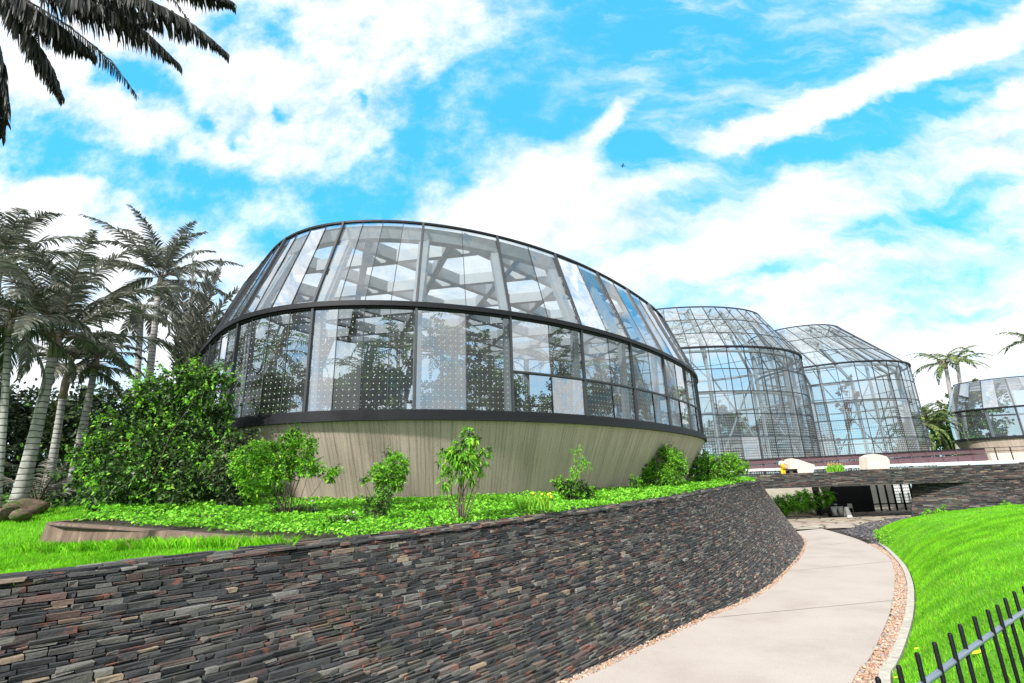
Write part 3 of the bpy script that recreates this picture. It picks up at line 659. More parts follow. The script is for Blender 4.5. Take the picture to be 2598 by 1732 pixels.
# yellow fallen leaves
def small_leaf(c, r, a, name, label, grp):
    V = [(-1, 0, .0), (-.3, .42, .12), (.5, .35, .1), (1, 0, .25), (.5, -.35, .1), (-.3, -.42, .12)]
    ca, sa = math.cos(a), math.sin(a); V = [(c[0]+r*(x*ca-y*sa), c[1]+r*(x*sa+y*ca), c[2]+r*z_) for x, y, z_ in V]
    return tag(Q().mesh(V, [[0, 1, 2, 3], [0, 3, 4, 5]]).build(name, 'leaf_yellow', loc=c), label, 'leaf', grp)
for (px, py, r, lab) in ((2325, 1645, .045, 'small yellow fallen leaf above the third fence bar from the path'), (2478, 1656, .085, 'largest yellow fallen leaf, lying just behind the fence rail'), (2273, 1718, .03, 'tiny yellow fallen leaf low on the bank beside the kerb')):
    d = ray(px, py); best = None
    for t in np.arange(1.5, 25, .01):
        p = d*t; dd = np.hypot(*(Kb-p[:2]).T); i = dd.argmin()
        if p[2] < pz(Kb[i, 1])+float(np.interp(dd[i], sv, rise(sv-.15)))*fade[i]+.05: best = p; break
    if best is not None: small_leaf(best, r, .4, 'fallen_leaf', lab, 'yellow leaves fallen on the bank')
# ---------------------------------------------------------------- main greenhouse
GV = [-1.3399, 25.8718, 14.3128, 9.1604, 0.653, 0.0054, -0.0057, 0.0723, 0.0141, -0.0186, 0.0034]
class Plan:
    def __init__(s, f, n=1440, s0=None):
        s.f = f; T = np.linspace(0, 2*math.pi, n+1); P = f(T, 0); s.T = T
        s.s = np.concatenate([[0], np.cumsum(np.hypot(*np.diff(P, axis=0).T))]); s.len = s.s[-1]
    def at(s, arc, off, z):
        arc = np.atleast_1d(arc) % s.len; T = np.interp(arc, s.s, s.T); P = s.f(T, off)
        return np.column_stack([P, np.broadcast_to(z, len(P))])
def fmain(T, off):
    cx, cy, a, b, phi = GV[:5]; h = GV[5:]
    r = 1+h[0]*np.cos(2*T)+h[1]*np.sin(2*T)+h[2]*np.cos(3*T)+h[3]*np.sin(3*T)+h[4]*np.cos(4*T)+h[5]*np.sin(4*T)
    x = (a*r+off)*np.cos(T); y = (b*r+off)*np.sin(T)
    return np.stack([cx+x*math.cos(phi)-y*math.sin(phi), cy+x*math.sin(phi)+y*math.cos(phi)], 1)
def sweep(q, plan, prof, n=240, mi=0, uvs=False, arc0=0, arc1=None, sm=True):
    """closed profile [(off, z)] swept round the plan"""
    arc1 = plan.len if arc1 is None else arc1
    arcs = np.linspace(arc0, arc1, n+1); R = [plan.at(arcs, o, z) for o, z in prof]; m_ = len(prof)
    full = abs(arc1-arc0-plan.len) < 1e-6
    V = np.stack(R, 1).reshape(-1, 3); F = []; U = []
    for i in range(n):
        for j in range(m_):
            j2 = (j+1) % m_
            F.append([i*m_+j, (i+1)*m_+j, (i+1)*m_+j2, i*m_+j2])
            U.append([(arcs[i], prof[j][1]), (arcs[i+1], prof[j][1]), (arcs[i+1], prof[j2][1]), (arcs[i], prof[j2][1])])
    if not full: F += [list(range(m_))[::-1], [n*m_+j for j in range(m_)]]; U += [[(0, 0)]*m_]*2
    q.mesh(V, F, mi, False, U); return q
def panel(q, c4, uv4, mi=0, tilt=.006):
    c4 = np.array(c4, float); nn = np.cross(c4[1]-c4[0], c4[3]-c4[0]); nn /= np.linalg.norm(nn)
    c4 = c4+nn*rng.uniform(-tilt, tilt, 4)[:, None]
    q.mesh(c4, [[0, 1, 2], [0, 2, 3]], mi, False, [[uv4[0], uv4[1], uv4[2]], [uv4[0], uv4[2], uv4[3]]]); return q
def clip_line(plan, off, z, p, d):
    """intersections of the line p+td with the plan outline"""
    arcs = np.linspace(0, plan.len, 721); R = plan.at(arcs, off, z)[:, :2]; n_ = np.array([-d[1], d[0]]); k = (R-p)@n_; t = (R-p)@d; out = []
    for i in range(720):
        if k[i]*k[i+1] < 0: f = k[i]/(k[i]-k[i+1]); out.append(t[i]*(1-f)+t[i+1]*f)
    return (min(out), max(out)) if len(out) >= 2 else None

def greenhouse(name, label, plan, zb, zm, zt, ot, arc0, nb, ztr_from, sub, base_z, base_off, root_loc, floor_z, beam_sp=2.9, main=True, group=None):
    root = empty(name, root_loc, label, 'greenhouse', group)
    bay = plan.len/nb
    def B(q, n, m): return q.build(n, m, root)
    q = Q(); prof = [(.02, zb-.17), (base_off, base_z), (base_off-.35, base_z), (-.4, zb-.17)]
    sweep(q, plan, prof, 480); o = B(q, 'concrete_base', 'concrete')
    q = Q(); sweep(q, plan, [(.16, zb-.19), (.16, zb-.02), (-.12, zb-.02), (-.12, zb-.19)]); sweep(q, plan, [(.07, zb-.017), (.07, zb+.13), (-.1, zb+.13), (-.1, zb-.017)]); B(q, 'sill_ring', 'metal')
    q = Q(); sweep(q, plan, [(.13, zm-.10), (.13, zm+.06), (-.1, zm+.06), (-.1, zm-.10)]); sweep(q, plan, [(.05, zm-.16), (.05, zm-.103), (-.08, zm-.103), (-.08, zm-.16)]); B(q, 'middle_ring', 'metal')
    q = Q(); sweep(q, plan, [(ot+.06, zt-.03), (ot+.06, zt+.04), (ot-.06, zt+.04), (ot-.06, zt-.03)]); B(q, 'top_ring', 'metal')
    q = Q(); sweep(q, plan, [(ot-.22, zt-.55), (ot-.1, zt-.12), (ot-.5, zt-.12), (ot-.55, zt-.55)]); B(q, 'edge_beam', 'steel')
    # glass + mullions
    gb = Q(); npan = 0; cm = plan.at(np.arange(nb)*bay+arc0+bay/2, 0, zm)
    far = Q(); farl = Q()
    for k in range(nb):
        a0 = arc0+k*bay; ns = sub(k)
        vis = main or True
        nf = ns
        for j in range(ns):
            s0_, s1_ = a0+bay*j/ns, a0+bay*(j+1)/ns
            P0, P1 = plan.at([s0_, s1_], .02, zm+.06); P2, P3 = plan.at([s1_, s0_], ot, zt-.03)
            w_ = bay/ns
            front = npan < 96 and (cm[k]@fw) > 0 and k in sub.front
            tgt = Q() if front else far
            panel(tgt, [P0, P1, P2, P3], [(s0_, zm), (s1_, zm), (s1_, zm+3.6), (s0_, zm+3.6)])
            if front: B(tgt, 'roof_panel', 'glass_up'); npan += 1
            segs = [(zb+.13, zm-.16)]
            if ztr_from is not None and sub.trans(k): segs = [(zb+.13, ztr_from-.03), (ztr_from+.03, zm-.16)]
            for zi, (z0_, z1_) in enumerate(segs):
                P0, P1 = plan.at([s0_, s1_], .0, z0_); P2, P3 = plan.at([s1_, s0_], .0, z1_)
                tgt = Q() if front else farl
                panel(tgt, [P0, P1, P2, P3], [(s0_, z0_), (s1_, z0_), (s1_, z1_), (s0_, z1_)])
                if front: B(tgt, 'wall_panel', 'glass_low'); npan += 1
                if zi == 0 and len(segs) == 2:
                    w2 = .05
                    wf = Q()
                    for pa, pb in ((P0, P1), (P1, P2), (P3, P2), (P0, P3)): wf.bar(pa, pb, w2, w2)
                    if k in sub.front: B(wf, 'window_frame', 'mull')
            if j and k in sub.front: B(Q().bar(plan.at(s0_, .015, zb+.1)[0], plan.at(s0_, .015, zm-.1)[0], .018, .03), 'glazing_bar', 'mull'); B(Q().bar(plan.at(s0_, .03, zm+.05)[0], plan.at(s0_, ot+.012, zt-.02)[0], .018, .03), 'glazing_bar', 'mull')
        if ztr_from is not None and sub.trans(k):
            a_ = np.linspace(a0, a0+bay, 5); R = plan.at(a_, .01, ztr_from)
            tq = Q()
            for i in range(4): tq.bar(R[i], R[i+1], .06, .06)
            B(tq, 'transom', 'mull')
        if k in sub.front or main:
            m_ = Q(); m_.bar(plan.at(a0, .02, zb+.1)[0], plan.at(a0, .02, zm-.1)[0], .07, .12, up=plan.at(a0, 1, 0)[0]-plan.at(a0, 0, 0)[0]); B(m_, 'wall_mullion', 'mull')
            m_ = Q(); m_.bar(plan.at(a0, .05, zm+.04)[0], plan.at(a0, ot+.04, zt)[0], .075, .10, up=plan.at(a0, 1, 0)[0]-plan.at(a0, 0, 0)[0]); B(m_, 'roof_mullion', 'mull')
            m_ = Q(); up_ = plan.at(a0, 1, 0)[0]-plan.at(a0, 0, 0)[0]
            m_.bar(plan.at(a0, -.55, floor_z)[0], plan.at(a0, -.4, zm-.02)[0], .24, .2, up=up_); m_.bar(plan.at(a0, -.4, zm-.02)[0], plan.at(a0, ot-.45, zt-.35)[0], .38, .22, up=up_); B(m_, 'column', 'steel')
    o = far.build('back_roof_panels', 'glass_back', root); o2 = farl.build('back_wall_panels', 'glass_back', root)
    # glazed flat roof with lattice of deep beams
    R = plan.at(np.linspace(0, plan.len, 97)[:-1], ot, zt-.01); ctr = R.mean(0); ctr[2] = zt+.25
    q = Q(); q.mesh(np.vstack([R, ctr]), [[i, (i+1) % 96, 96] for i in range(96)]); B(q, 'roof_glazing', 'glass_roof')
    q = Q(); th0 = GV[4]+rad(12)
    for f_i, ang in enumerate((0, rad(62), rad(122))):
        d = np.array([math.cos(th0+ang), math.sin(th0+ang)]); n_ = np.array([-d[1], d[0]])
        for k in range(-8, 9):
            p = ctr[:2]+n_*(k*beam_sp+.5*beam_sp*(f_i == 1)); c_ = clip_line(plan, ot-.3, 0, p, d)
            if c_ and c_[1]-c_[0] > 1: q.bar(np.r_[p+d*c_[0], zt-.26-.004*f_i], np.r_[p+d*c_[1], zt-.34-.004*f_i], .26, .5-.01*f_i)
    B(q, 'roof_lattice', 'steel')
    R = plan.at(np.linspace(0, plan.len, 97)[:-1], -.5, floor_z); q = Q().poly(R); B(q, 'floor', 'soil')
    return root
class Sub:
    def __init__(s, f, front, tr): s.f = f; s.front = front; s.tr = tr
    def __call__(s, k): return s.f(k)
    def trans(s, k): return s.tr(k)
pm = Plan(fmain)
# bay 0 starts at the mullion left of the centre; bays count anticlockwise seen from above (towards the right)
subm = Sub(lambda k: {23: 4, 22: 4, 21: 4, 0: 4, 1: 2, 2: 2, 3: 2, 4: 2, 5: 2}.get(k, 2), {18, 19, 20, 21, 22, 23, 0, 1, 2, 3, 4, 5, 6, 7}, lambda k: 2 <= k <= 8)
G1 = greenhouse('glass_greenhouse', 'large oval greenhouse on a flaring board-marked concrete base, nearest in the garden', pm, 1.975, 5.4, 9.05, -1.425, 45.22, 24, 3.42, subm, -.95, -1.5, (-1.34, 25.87, -.42), 1.0)

# ---------------------------------------------------------------- towers
def ftower(cx, cy, a, b, tx=0, ty=0, phi=0):
    def f(T, off):   # off: 0 wall line; negative inward
        x = (a+off)*np.cos(T); y = (b+off)*np.sin(T)
        return np.stack([cx+x*math.cos(phi)-y*math.sin(phi), cy+x*math.sin(phi)+y*math.cos(phi)], 1)
    return f
def tower(name, label, plan, ptop, zs, zr, zt, nb, loc, arc0=0, front=None, group=None):
    root = empty(name, loc, label, 'greenhouse', group); bay = plan.len/nb; bt_ = ptop.len/nb
    def W(k, f, z, off=0): return plan.at((k+f)*bay+arc0, off, z)[0]
    def Tp(k, f, t, off=0):
        p = plan.at((k+f)*bay+arc0, off, zr)[0]; # same parameter angle on the smaller top outline
        T = np.interp(((k+f)*bay+arc0) % plan.len, plan.s, plan.T); q_ = np.r_[ptop.f(np.array([T]), off)[0], zt]
        return p*(1-t)+q_*t
    far = Q(); fard = Q(); tr = [Q() for _ in range(len(zs)+3)]; cnt = 0
    order = sorted(range(nb), key=lambda k: np.linalg.norm(W(k, .5, 0)[:2]))
    fr = set(order[:front or 12])
    for k in range(nb):
        for r in range(len(zs)-1):
            z0, z1 = zs[r], zs[r+1]; dotted = z0 < 9.5
            tgt = Q() if k in fr and cnt < 98 else (fard if dotted else far)
            panel(tgt, [W(k, 0, z0), W(k, 1, z0), W(k, 1, z1), W(k, 0, z1)], [(k*bay, z0), (k*bay+bay, z0), (k*bay+bay, z1), (k*bay, z1)], 0, .012)
            if tgt is not far and tgt is not fard: tgt.build('wall_panel', 'glass_td' if dotted else 'glass_t', root); cnt += 1
        for r in range(3):
            t0, t1 = r/3, (r+1)/3
            tgt = Q() if k in fr and cnt < 98 else far
            panel(tgt, [Tp(k, 0, t0), Tp(k, 1, t0), Tp(k, 1, t1), Tp(k, 0, t1)], [(0, 0), (1, 0), (1, 1), (0, 1)], 0, .012)
            if tgt is not far: tgt.build('roof_panel', 'glass_t', root); cnt += 1
        m_ = Q(); m_.bar(W(k, 0, zs[0], .02), W(k, 0, zs[-1], .02), .06, .09, up=W(k, 0, 0, 1)-W(k, 0, 0)); m_.bar(Tp(k, 0, 0, .02), Tp(k, 0, 1, .02), .06, .09); m_.build('mullion', 'mull', root)
        if k % 3 == 0:
            c_ = Q(); c_.bar(W(k, 0, zs[0], -1.0), W(k, 0, zs[-1], -1.0), .26, .26); c_.bar(Tp(k, 0, 0, -1.0), Tp(k, 0, .97, -1.0), .26, .26); c_.build('column', 'steel', root)
    for r, z in enumerate(zs[:-1]):
        q = Q(); sweep(q, plan, [(.05, z-.04), (.05, z+.04), (-.03, z+.04), (-.03, z-.04)], 120); q.build('transom_ring', 'mull', root)
    q = Q(); sweep(q, plan, [(.14, zr-.08), (.14, zr+.12), (-.1, zr+.12), (-.1, zr-.08)], 120); q.build('middle_ring', 'metal', root)
    q = Q(); sweep(q, ptop, [(.07, zt-.05), (.07, zt+.06), (-.08, zt+.06), (-.08, zt-.05)], 120); q.build('top_ring', 'metal', root)
    for t in (1/3, 2/3):
        q = Q()
        for k in range(nb): q.bar(Tp(k, 0, t, .02), Tp(k, 1, t, .02), .06, .07)
        q.build('transom_ring', 'mull', root)
    # inner frame: roof trusses, braces, a gallery
    q = Q(); ctr = ptop.at(np.linspace(0, ptop.len, 40), 0, zt).mean(0)
    for fi, ang in enumerate((rad(20), rad(110))):
        d = np.array([math.cos(ang), math.sin(ang)]); n_ = np.array([-d[1], d[0]])
        for k in range(-4, 5):
            p = ctr[:2]+n_*k*2.6; c_ = clip_line(ptop, -.2, 0, p, d)
            if c_ and c_[1]-c_[0] > 1:
                a, b = np.r_[p+d*c_[0], zt-.3], np.r_[p+d*c_[1], zt-.3]; q.bar(a, b, .14, .26)
                a2, b2 = a-(0, 0, 1.1), b-(0, 0, 1.1); q.bar(a2, b2, .1, .12); nseg = 6
                for i in range(nseg): q.bar(a+(b-a)*i/nseg, a2+(b2-a2)*(i+.5)/nseg, .07, .07); q.bar(a2+(b2-a2)*(i+.5)/nseg, a+(b-a)*(i+1)/nseg, .07, .07)
    q.build('roof_truss', 'steel_light', root)
    q = Q()
    for k in range(0, nb, 6):
        q.bar(W(k, 0, zs[1], -1.0), W(k+3, 0, zs[-2], -1.0), .13, .13); q.bar(W(k+3, 0, zs[1], -1.0), W(k, 0, zs[-2], -1.0), .13, .13); q.bar(Tp(k, 0, 0, -1), Tp(k+3, 0, .95, -1), .12, .12)
    q.build('brace', 'steel', root)
    q = Q()
    for z in (zs[2], zs[4], zs[-1]-.2): sweep(q, plan, [(-.8, z-.1), (-.8, z+.1), (-1.25, z+.1), (-1.25, z-.1)], 80)
    q.build('ring_beam', 'steel', root)
    R = ptop.at(np.linspace(0, ptop.len, 49)[:-1], 0, zt); q = Q().mesh(np.vstack([R, ctr+(0, 0, .3)]), [[i, (i+1) % 48, 48] for i in range(48)]); q.build('roof_glazing', 'glass_roof', root)
    R = plan.at(np.linspace(0, plan.len, 73)[:-1], -.3, zs[0]+.02); Q().poly(R).build('floor', 'floor', root)
    o = far.build('back_panels', 'glass_back', root); fard.build('back_dotted_panels', 'glass_td', root)
    return root
ZS = [-.4, 1.2, 3.5, 5.85, 8.25, 10.65, 13.05]
p2 = Plan(ftower(21, 60.8, 14.8, 10.5)); p2t = Plan(ftower(21, 60.8, 11.2, 7.0))
G2 = tower('tall_greenhouse', 'tall glass greenhouse tower directly behind the right end of the oval one', p2, p2t, ZS, 13.05, 18.9, 40, (21, 60.8, -.4), front=13)
p3 = Plan(ftower(45.5, 69.0, 9.6, 8.8)); p3t = Plan(ftower(41.6, 69.3, 6.0, 6.2, phi=rad(-12)))
G3 = tower('tall_greenhouse', 'rightmost tall glass greenhouse tower, its slanted top leaning left', p3, p3t, ZS, 13.05, 19.0, 28, (45.5, 69, -.4), front=12)
# curved glass link between the towers
lk = spline([(33.9, 55.6), (35.4, 58.2), (36.3, 60.6), (37.0, 62.0), (38.0, 62.4), (39.6, 61.6)], 9)
root = empty('glass_link', (36.5, 60, -.4), 'low concave glass wall joining the two tall greenhouse towers', 'glass wall')
for i in range(8):
    for z0, z1 in zip(ZS[:4], ZS[1:5]):
        q = Q(); panel(q, [np.r_[lk[i], z0], np.r_[lk[i+1], z0], np.r_[lk[i+1], z1], np.r_[lk[i], z1]], [(i, z0), (i+1, z0), (i+1, z1), (i, z1)]); q.build('wall_panel', 'glass_td', root)
for i in range(9): Q().bar(np.r_[lk[i], -.4], np.r_[lk[i], ZS[4]], .07, .07).build('mullion', 'mull', root)
for z in ZS[:5]:
    q = Q()
    for i in range(8): q.bar(np.r_[lk[i], z], np.r_[lk[i+1], z], .09, .08)
    q.build('transom', 'mull', root)
# small greenhouse at the right edge
p4 = Plan(ftower(68.6, 64.5, 10.2, 6.2))
sub4 = Sub(lambda k: 2, {9, 10, 11, 12, 13, 14, 15}, lambda k: False)
G4 = greenhouse('low_greenhouse', 'low greenhouse on a concrete base at the right edge, beyond the railing', p4, 3.1, 6.75, 10.5, -1.5, 0, 18, None, sub4, .2, -1.2, (68.6, 64.5, .1), 2.4, main=False)

# ---------------------------------------------------------------- stone bridge, railing and what stands on it
root = empty('stone_bridge', (26, 44, -4), 'flat slate-faced footbridge over the sunken passage in front of the tall greenhouses', 'bridge')
xs = np.linspace(15.3, 62, 60); y_ = 42.0+0*xs
Tb = np.column_stack([xs, y_, -.28+.013*(xs-19)]); Bb = np.column_stack([xs, y_, -1.36+.004*(xs-19)])
q = Q(); stone_wall(q, Bb, Tb, tmin=.05, tmax=.12, lmin=.2, lmax=.8, prot=.07)
xa = np.array([33.9, 35.2, 37.2, 40, 48, 62]); Ta = np.column_stack([xa, [43.6, 43.0, 42.12, 42.1, 42.1, 42.1], [-1.37, -1.37, -1.34, -1.33, -1.30, -1.22]]); Ba = np.column_stack([xa-np.array([1.3, 1.1, .8, .5, .5, .5]), [42.9, 42.2, 41.4, 41.3, 41.3, 41.3], -4.2+0*xa])
stone_wall(q, Ba, Ta, tmin=.05, tmax=.12, lmin=.2, lmax=.8, prot=.07)
q.build('stone_face', ['slate_far', 'gap_shade'], root)
q = Q()
q.mesh([(15.3, 42.06, -1.39), (62, 42.06, -1.24), (62, 42.6, -1.24), (15.3, 42.6, -1.39), (15.3, 42.06, -.38), (62, 42.06, .2), (62, 42.6, .2), (15.3, 42.6, -.38)], BOXF)
q.mesh([(13.5, 42.6, -1.1), (62, 42.6, -1.1), (62, 44.8, -1.1), (13.5, 44.8, -1.1), (13.5, 42.6, -.42), (62, 42.6, -.42), (62, 44.8, -.42), (13.5, 44.8, -.42)], BOXF)
q.mesh([(28.6, 44.8, -1.1), (62, 44.8, -1.1), (62, 48.2, -1.1), (28.6, 48.2, -1.1), (28.6, 44.8, -.425), (62, 44.8, -.425), (62, 48.2, -.425), (28.6, 48.2, -.425)], BOXF)
q.build('deck', 'floor', root)
K0, K1 = aty(1850, 1198, 44.3), aty(2598, 1172, 44.3); nk = 26
for i in range(nk):
    a, b = K0+(K1-K0)*(i+.02)/nk, K0+(K1-K0)*(i+.95)/nk; a[2] += .12; b[2] += .12
    Q().bar(a, b, .35, .2).build('coping_block', 'white', root)
# underpass shell
def wall_between(a, b, z0, z1, th, mat, name, label, cat):
    return tag(Q().bar((a[0], a[1], (z0+z1)/2), (b[0], b[1], (z0+z1)/2), th, z1-z0).build(name, mat), label, cat)
wall_between((27.6, 47.2), (29.2, 49.4), -4.3, -1.12, .4, 'passage_shade', 'passage_wall', 'left side wall of the passage under the bridge, shade painted near-black', 'wall')
wall_between((27.0, 49.6), (aty(2201, 1230, 49.6)[0], 49.6), -4.3, -.5, .3, 'passage_shade', 'passage_wall', 'back wall behind the bins under the bridge, shade painted near-black', 'wall')
wall_between((37.6, 43.8), (40.3, 51), -4.3, -.45, .3, 'passage_shade', 'passage_wall', 'right side wall of the passage with painted shade, half hidden by slate', 'wall')
wall_between((33, 54.4), (42, 54.4), -4.3, -.45, .3, 'floor', 'passage_wall', 'grey wall at the far end of the passage behind the lattice', 'wall')
c0 = aty(1935, 1240, 48.6); c1 = aty(2106, 1230, 48.6)
tag(Q().mesh([(c0[0]-2, 48.4, -.9), (c1[0]+.3, 48.4, -.9), (c1[0]-1.0, 49.4, -4.4), (c0[0]-2, 49.4, -4.4), (c0[0]-2, 48.8, -.9), (c1[0]+.3, 48.8, -.9), (c1[0]-1.0, 49.8, -4.4), (c0[0]-2, 49.8, -4.4)], [[0, 3, 2, 1], [4, 5, 6, 7], [0, 1, 5, 4], [1, 2, 6, 5], [2, 3, 7, 6], [3, 0, 4, 7]]).build('sloping_concrete_wall', 'weathered' if 'weathered' in MAT else 'pale_concrete'), 'pale sloping concrete wall behind ferns under the bridge', 'wall')
# glazed screen of dark posts, lattice
root = empty('glazed_screen', (31.2, 50, -4), 'glass screen with dark posts at the right of the dark passage', 'glass screen')
pxs = [2203, 2222, 2243, 2262, 2284, 2306]
pp = [aty(x, 1230, 50) for x in pxs]
for p in pp: Q().bar((p[0], 50, -4.1), (p[0]+.05, 50, -1.15), .13, .13).build('post', 'black', root)
for a, b in zip(pp, pp[1:]): q = Q(); panel(q, [(a[0]+.07, 50, -4.0), (b[0]-.07, 50, -4.0), (b[0]-.07, 50, -1.2), (a[0]+.07, 50, -1.2)], [(0, 0)]*4); q.build('pane', 'glass_t', root)
Q().bar((pp[0][0], 50, -3.4), (pp[-1][0], 50, -3.4), .09, .1).build('rail', 'black', root)
q = Q(); a, b = aty(2262, 1228, 51.5), aty(2313, 1274, 51.5)
for i in range(9): x = a[0]+(b[0]-a[0])*i/8; q.bar((x, 51.5, b[2]), (x, 51.5, a[2]), .13, .05)
for i in range(7): z_ = b[2]+(a[2]-b[2])*i/6; q.bar((a[0], 51.44, z_), (b[0], 51.44, z_), .05, .12)
tag(q.build('lattice_screen', 'white'), 'white lattice trellis behind the glass screen under the bridge', 'trellis')
# bins, sign, chairs
def bin_(px, mat, label):
    p = aty(px, 1299, 45.6); z = -4.02
    root = empty('litter_bin', (p[0], 45.6, z), label, 'bin', 'bins under the bridge')
    q = Q(); q.tube([(p[0], 45.6, z+.06), (p[0], 45.6, z+.85)], [.19, .22], 12); q.build('body', mat, root)
    q = Q(); q.tube([(p[0], 45.6, z+.85), (p[0], 45.6, z+.95), (p[0], 45.6, z+1.0)], [.25, .24, .1], 12); q.build('lid', 'black', root)
    q = Q(); q.tube([(p[0], 45.6, z), (p[0], 45.6, z+.07)], [.2, .2], 12); q.build('foot', 'black', root)
bin_(2117, 'steel_light', 'steel litter bin at the left corner of the dark passage'); bin_(2134, 'sleeve', 'pale litter bin between the steel bin and the folding sign')
p = aty(2105, 1300, 45.3); root = empty('wheeled_bin', (p[0], 45.3, -4.02), 'black round-topped bin leaning at the left edge of the passage mouth', 'bin')
Q().tube([(p[0], 45.3, -4.0), (p[0], 45.3, -3.5), (p[0], 45.3, -3.35)], [.16, .2, .08], 10).build('body', 'black', root); Q().bar((p[0]-.15, 45.2, -3.98), (p[0]+.15, 45.2, -3.98), .1, .1).build('wheel', 'metal', root)
p = aty(2151, 1304, 44.9); root = empty('folding_sign', (p[0], 44.9, -4.02), 'white folding floor sign beside the bins', 'floor sign')
for sgn in (-1, 1): Q().mesh([(p[0]-.22, 44.9+sgn*.25, -4.02), (p[0]+.2, 44.9+sgn*.25, -4.02), (p[0]+.13, 44.9+sgn*.03, -3.2), (p[0]-.16, 44.9+sgn*.03, -3.2), (p[0]-.22, 44.9+sgn*.22, -4.02), (p[0]+.2, 44.9+sgn*.22, -4.02), (p[0]+.13, 44.9+sgn*.01, -3.2), (p[0]-.16, 44.9+sgn*.01, -3.2)], BOXF).build('board', 'white', root)
def chair(x, y, a, mat, label):
    z = -4.02; root = empty('cafe_chair', (0, 0, 0), label, 'chair', 'chairs under the bridge')
    Q().box((0, 0, .45), (.21, .2, .02)).build('seat', mat, root); Q().mesh([(-.2, .18, .47), (.2, .18, .47), (.19, .26, .85), (-.19, .26, .85), (-.2, .21, .47), (.2, .21, .47), (.19, .29, .85), (-.19, .29, .85)], BOXF).build('backrest', mat, root)
    for sx in (-1, 1):
        for sy in (-1, 1): Q().bar((sx*.2, sy*.19, 0), (sx*.17, sy*.16, .44), .03, .03).build('leg', 'steel_light', root)
    root.location = (x, y, z); root.rotation_euler.z = a
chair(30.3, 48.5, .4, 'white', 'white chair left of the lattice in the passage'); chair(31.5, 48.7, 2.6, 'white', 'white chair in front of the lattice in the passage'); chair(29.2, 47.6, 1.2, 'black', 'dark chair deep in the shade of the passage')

# plum mesh railing
root = empty('mesh_railing', (30, 44.6, 0), 'long plum-coloured mesh railing along the back of the bridge', 'railing')
R0, R1 = aty(1860, 1168, 44.6), aty(2499, 1136, 44.6); nr = 17
for i in range(nr):
    a, b = R0+(R1-R0)*i/nr, R0+(R1-R0)*(i+1)/nr; mx_ = (a+b)/2; d = (b-a)/np.linalg.norm(b-a)
    q = Q(); q.bar(a+(0, .06, -.22), b+(0, .06, -.22), .03, .40); q.build('upper_band', 'rust', root)
    q = Q(); q.bar(a+(0, .0, -.80), b+(0, .0, -.80), .03, .52); q.build('mesh_panel', 'rust', root)
    Q().bar(a+(0, -.05, -1.25), a+(0, -.05, 0.02), .05, .05).build('post', 'rust', root)
Q().bar(R0+(0, -.05, 0), R1+(0, -.05, 0), .07, .05).build('top_rail', 'metal', root)
Q().bar(R0+(0, -.05, -.48), R1+(0, -.05, -.48), .05, .05).build('middle_rail', 'metal', root)
root = empty('handrail', (44, 44.6, 0), 'thin open handrail continuing to the right edge past the plum mesh', 'railing')
S1 = aty(2640, 1131, 44.6)
Q().bar(R1+(.05, -.05, 0), S1, .06, .05).build('top_rail', 'metal', root); Q().bar(R1+(.05, -.05, -.3), S1-(0, 0, .3), .04, .04).build('middle_rail', 'metal', root)
for i in range(4): a = R1+(S1-R1)*(i+.6)/3.6; Q().bar(a-(0, 0, 1.3), a, .06, .06).build('post', 'metal', root)
a, b = aty(2505, 1150, 47), aty(2640, 1146, 47)
tag(Q().bar(a-(0, 0, .45), b-(0, 0, .45), .5, .9).build('low_concrete_wall', 'pale_concrete'), 'low pale concrete wall behind the open handrail at the right edge', 'wall')
# faceted concrete blocks
def block(pxl, y, th, name, label):
    P = [aty(px, py, y) for px, py in pxl]; n = len(P); V = P+[p+np.array([.12*(-1 if i < n/2 else 1)*0, th, 0]) for i, p in enumerate(P)]
    c = np.mean(P, 0); V[n:] = [c+(0, th, 0)+(p-c)*np.array([.9, 1, .93]) for p in P]
    F = [list(range(n))[::-1], list(range(n, 2*n))]+[[i, (i+1) % n, n+(i+1) % n, n+i] for i in range(n)]
    return tag(Q().mesh(V, F).build(name, 'pale_concrete'), label, 'concrete block', 'faceted concrete blocks on the bridge')
block([(2002, 1204), (2006, 1162), (2024, 1165), (2067, 1179), (2064, 1198), (2050, 1204)], 42.75, 1.2, 'concrete_block', 'pale concrete wedge sloping down to the right, beside the person in yellow')
block([(2202, 1194), (2201, 1158), (2216, 1151), (2232, 1153), (2250, 1158), (2257, 1168), (2257, 1192)], 42.75, 1.2, 'concrete_block', 'pale squarish concrete block with a peaked top, right of the wedge')
a, b = aty(1994, 1192, 42.7), aty(2020, 1191, 42.7); root = empty('bench', ((a+b)/2*np.array([1, 1, 0])+np.array([0, 0, -.42])), 'low black bench between the person and the wedge block', 'bench')
Q().bar(a, b, .4, .12).build('seat', 'black', root)
for p in (a+(.1, 0, 0), b-(.1, 0, 0)): Q().bar(p-(0, 0, .55), p-(0, 0, .07), .3, .08, up=(0, 1, 0)).build('leg', 'black', root)

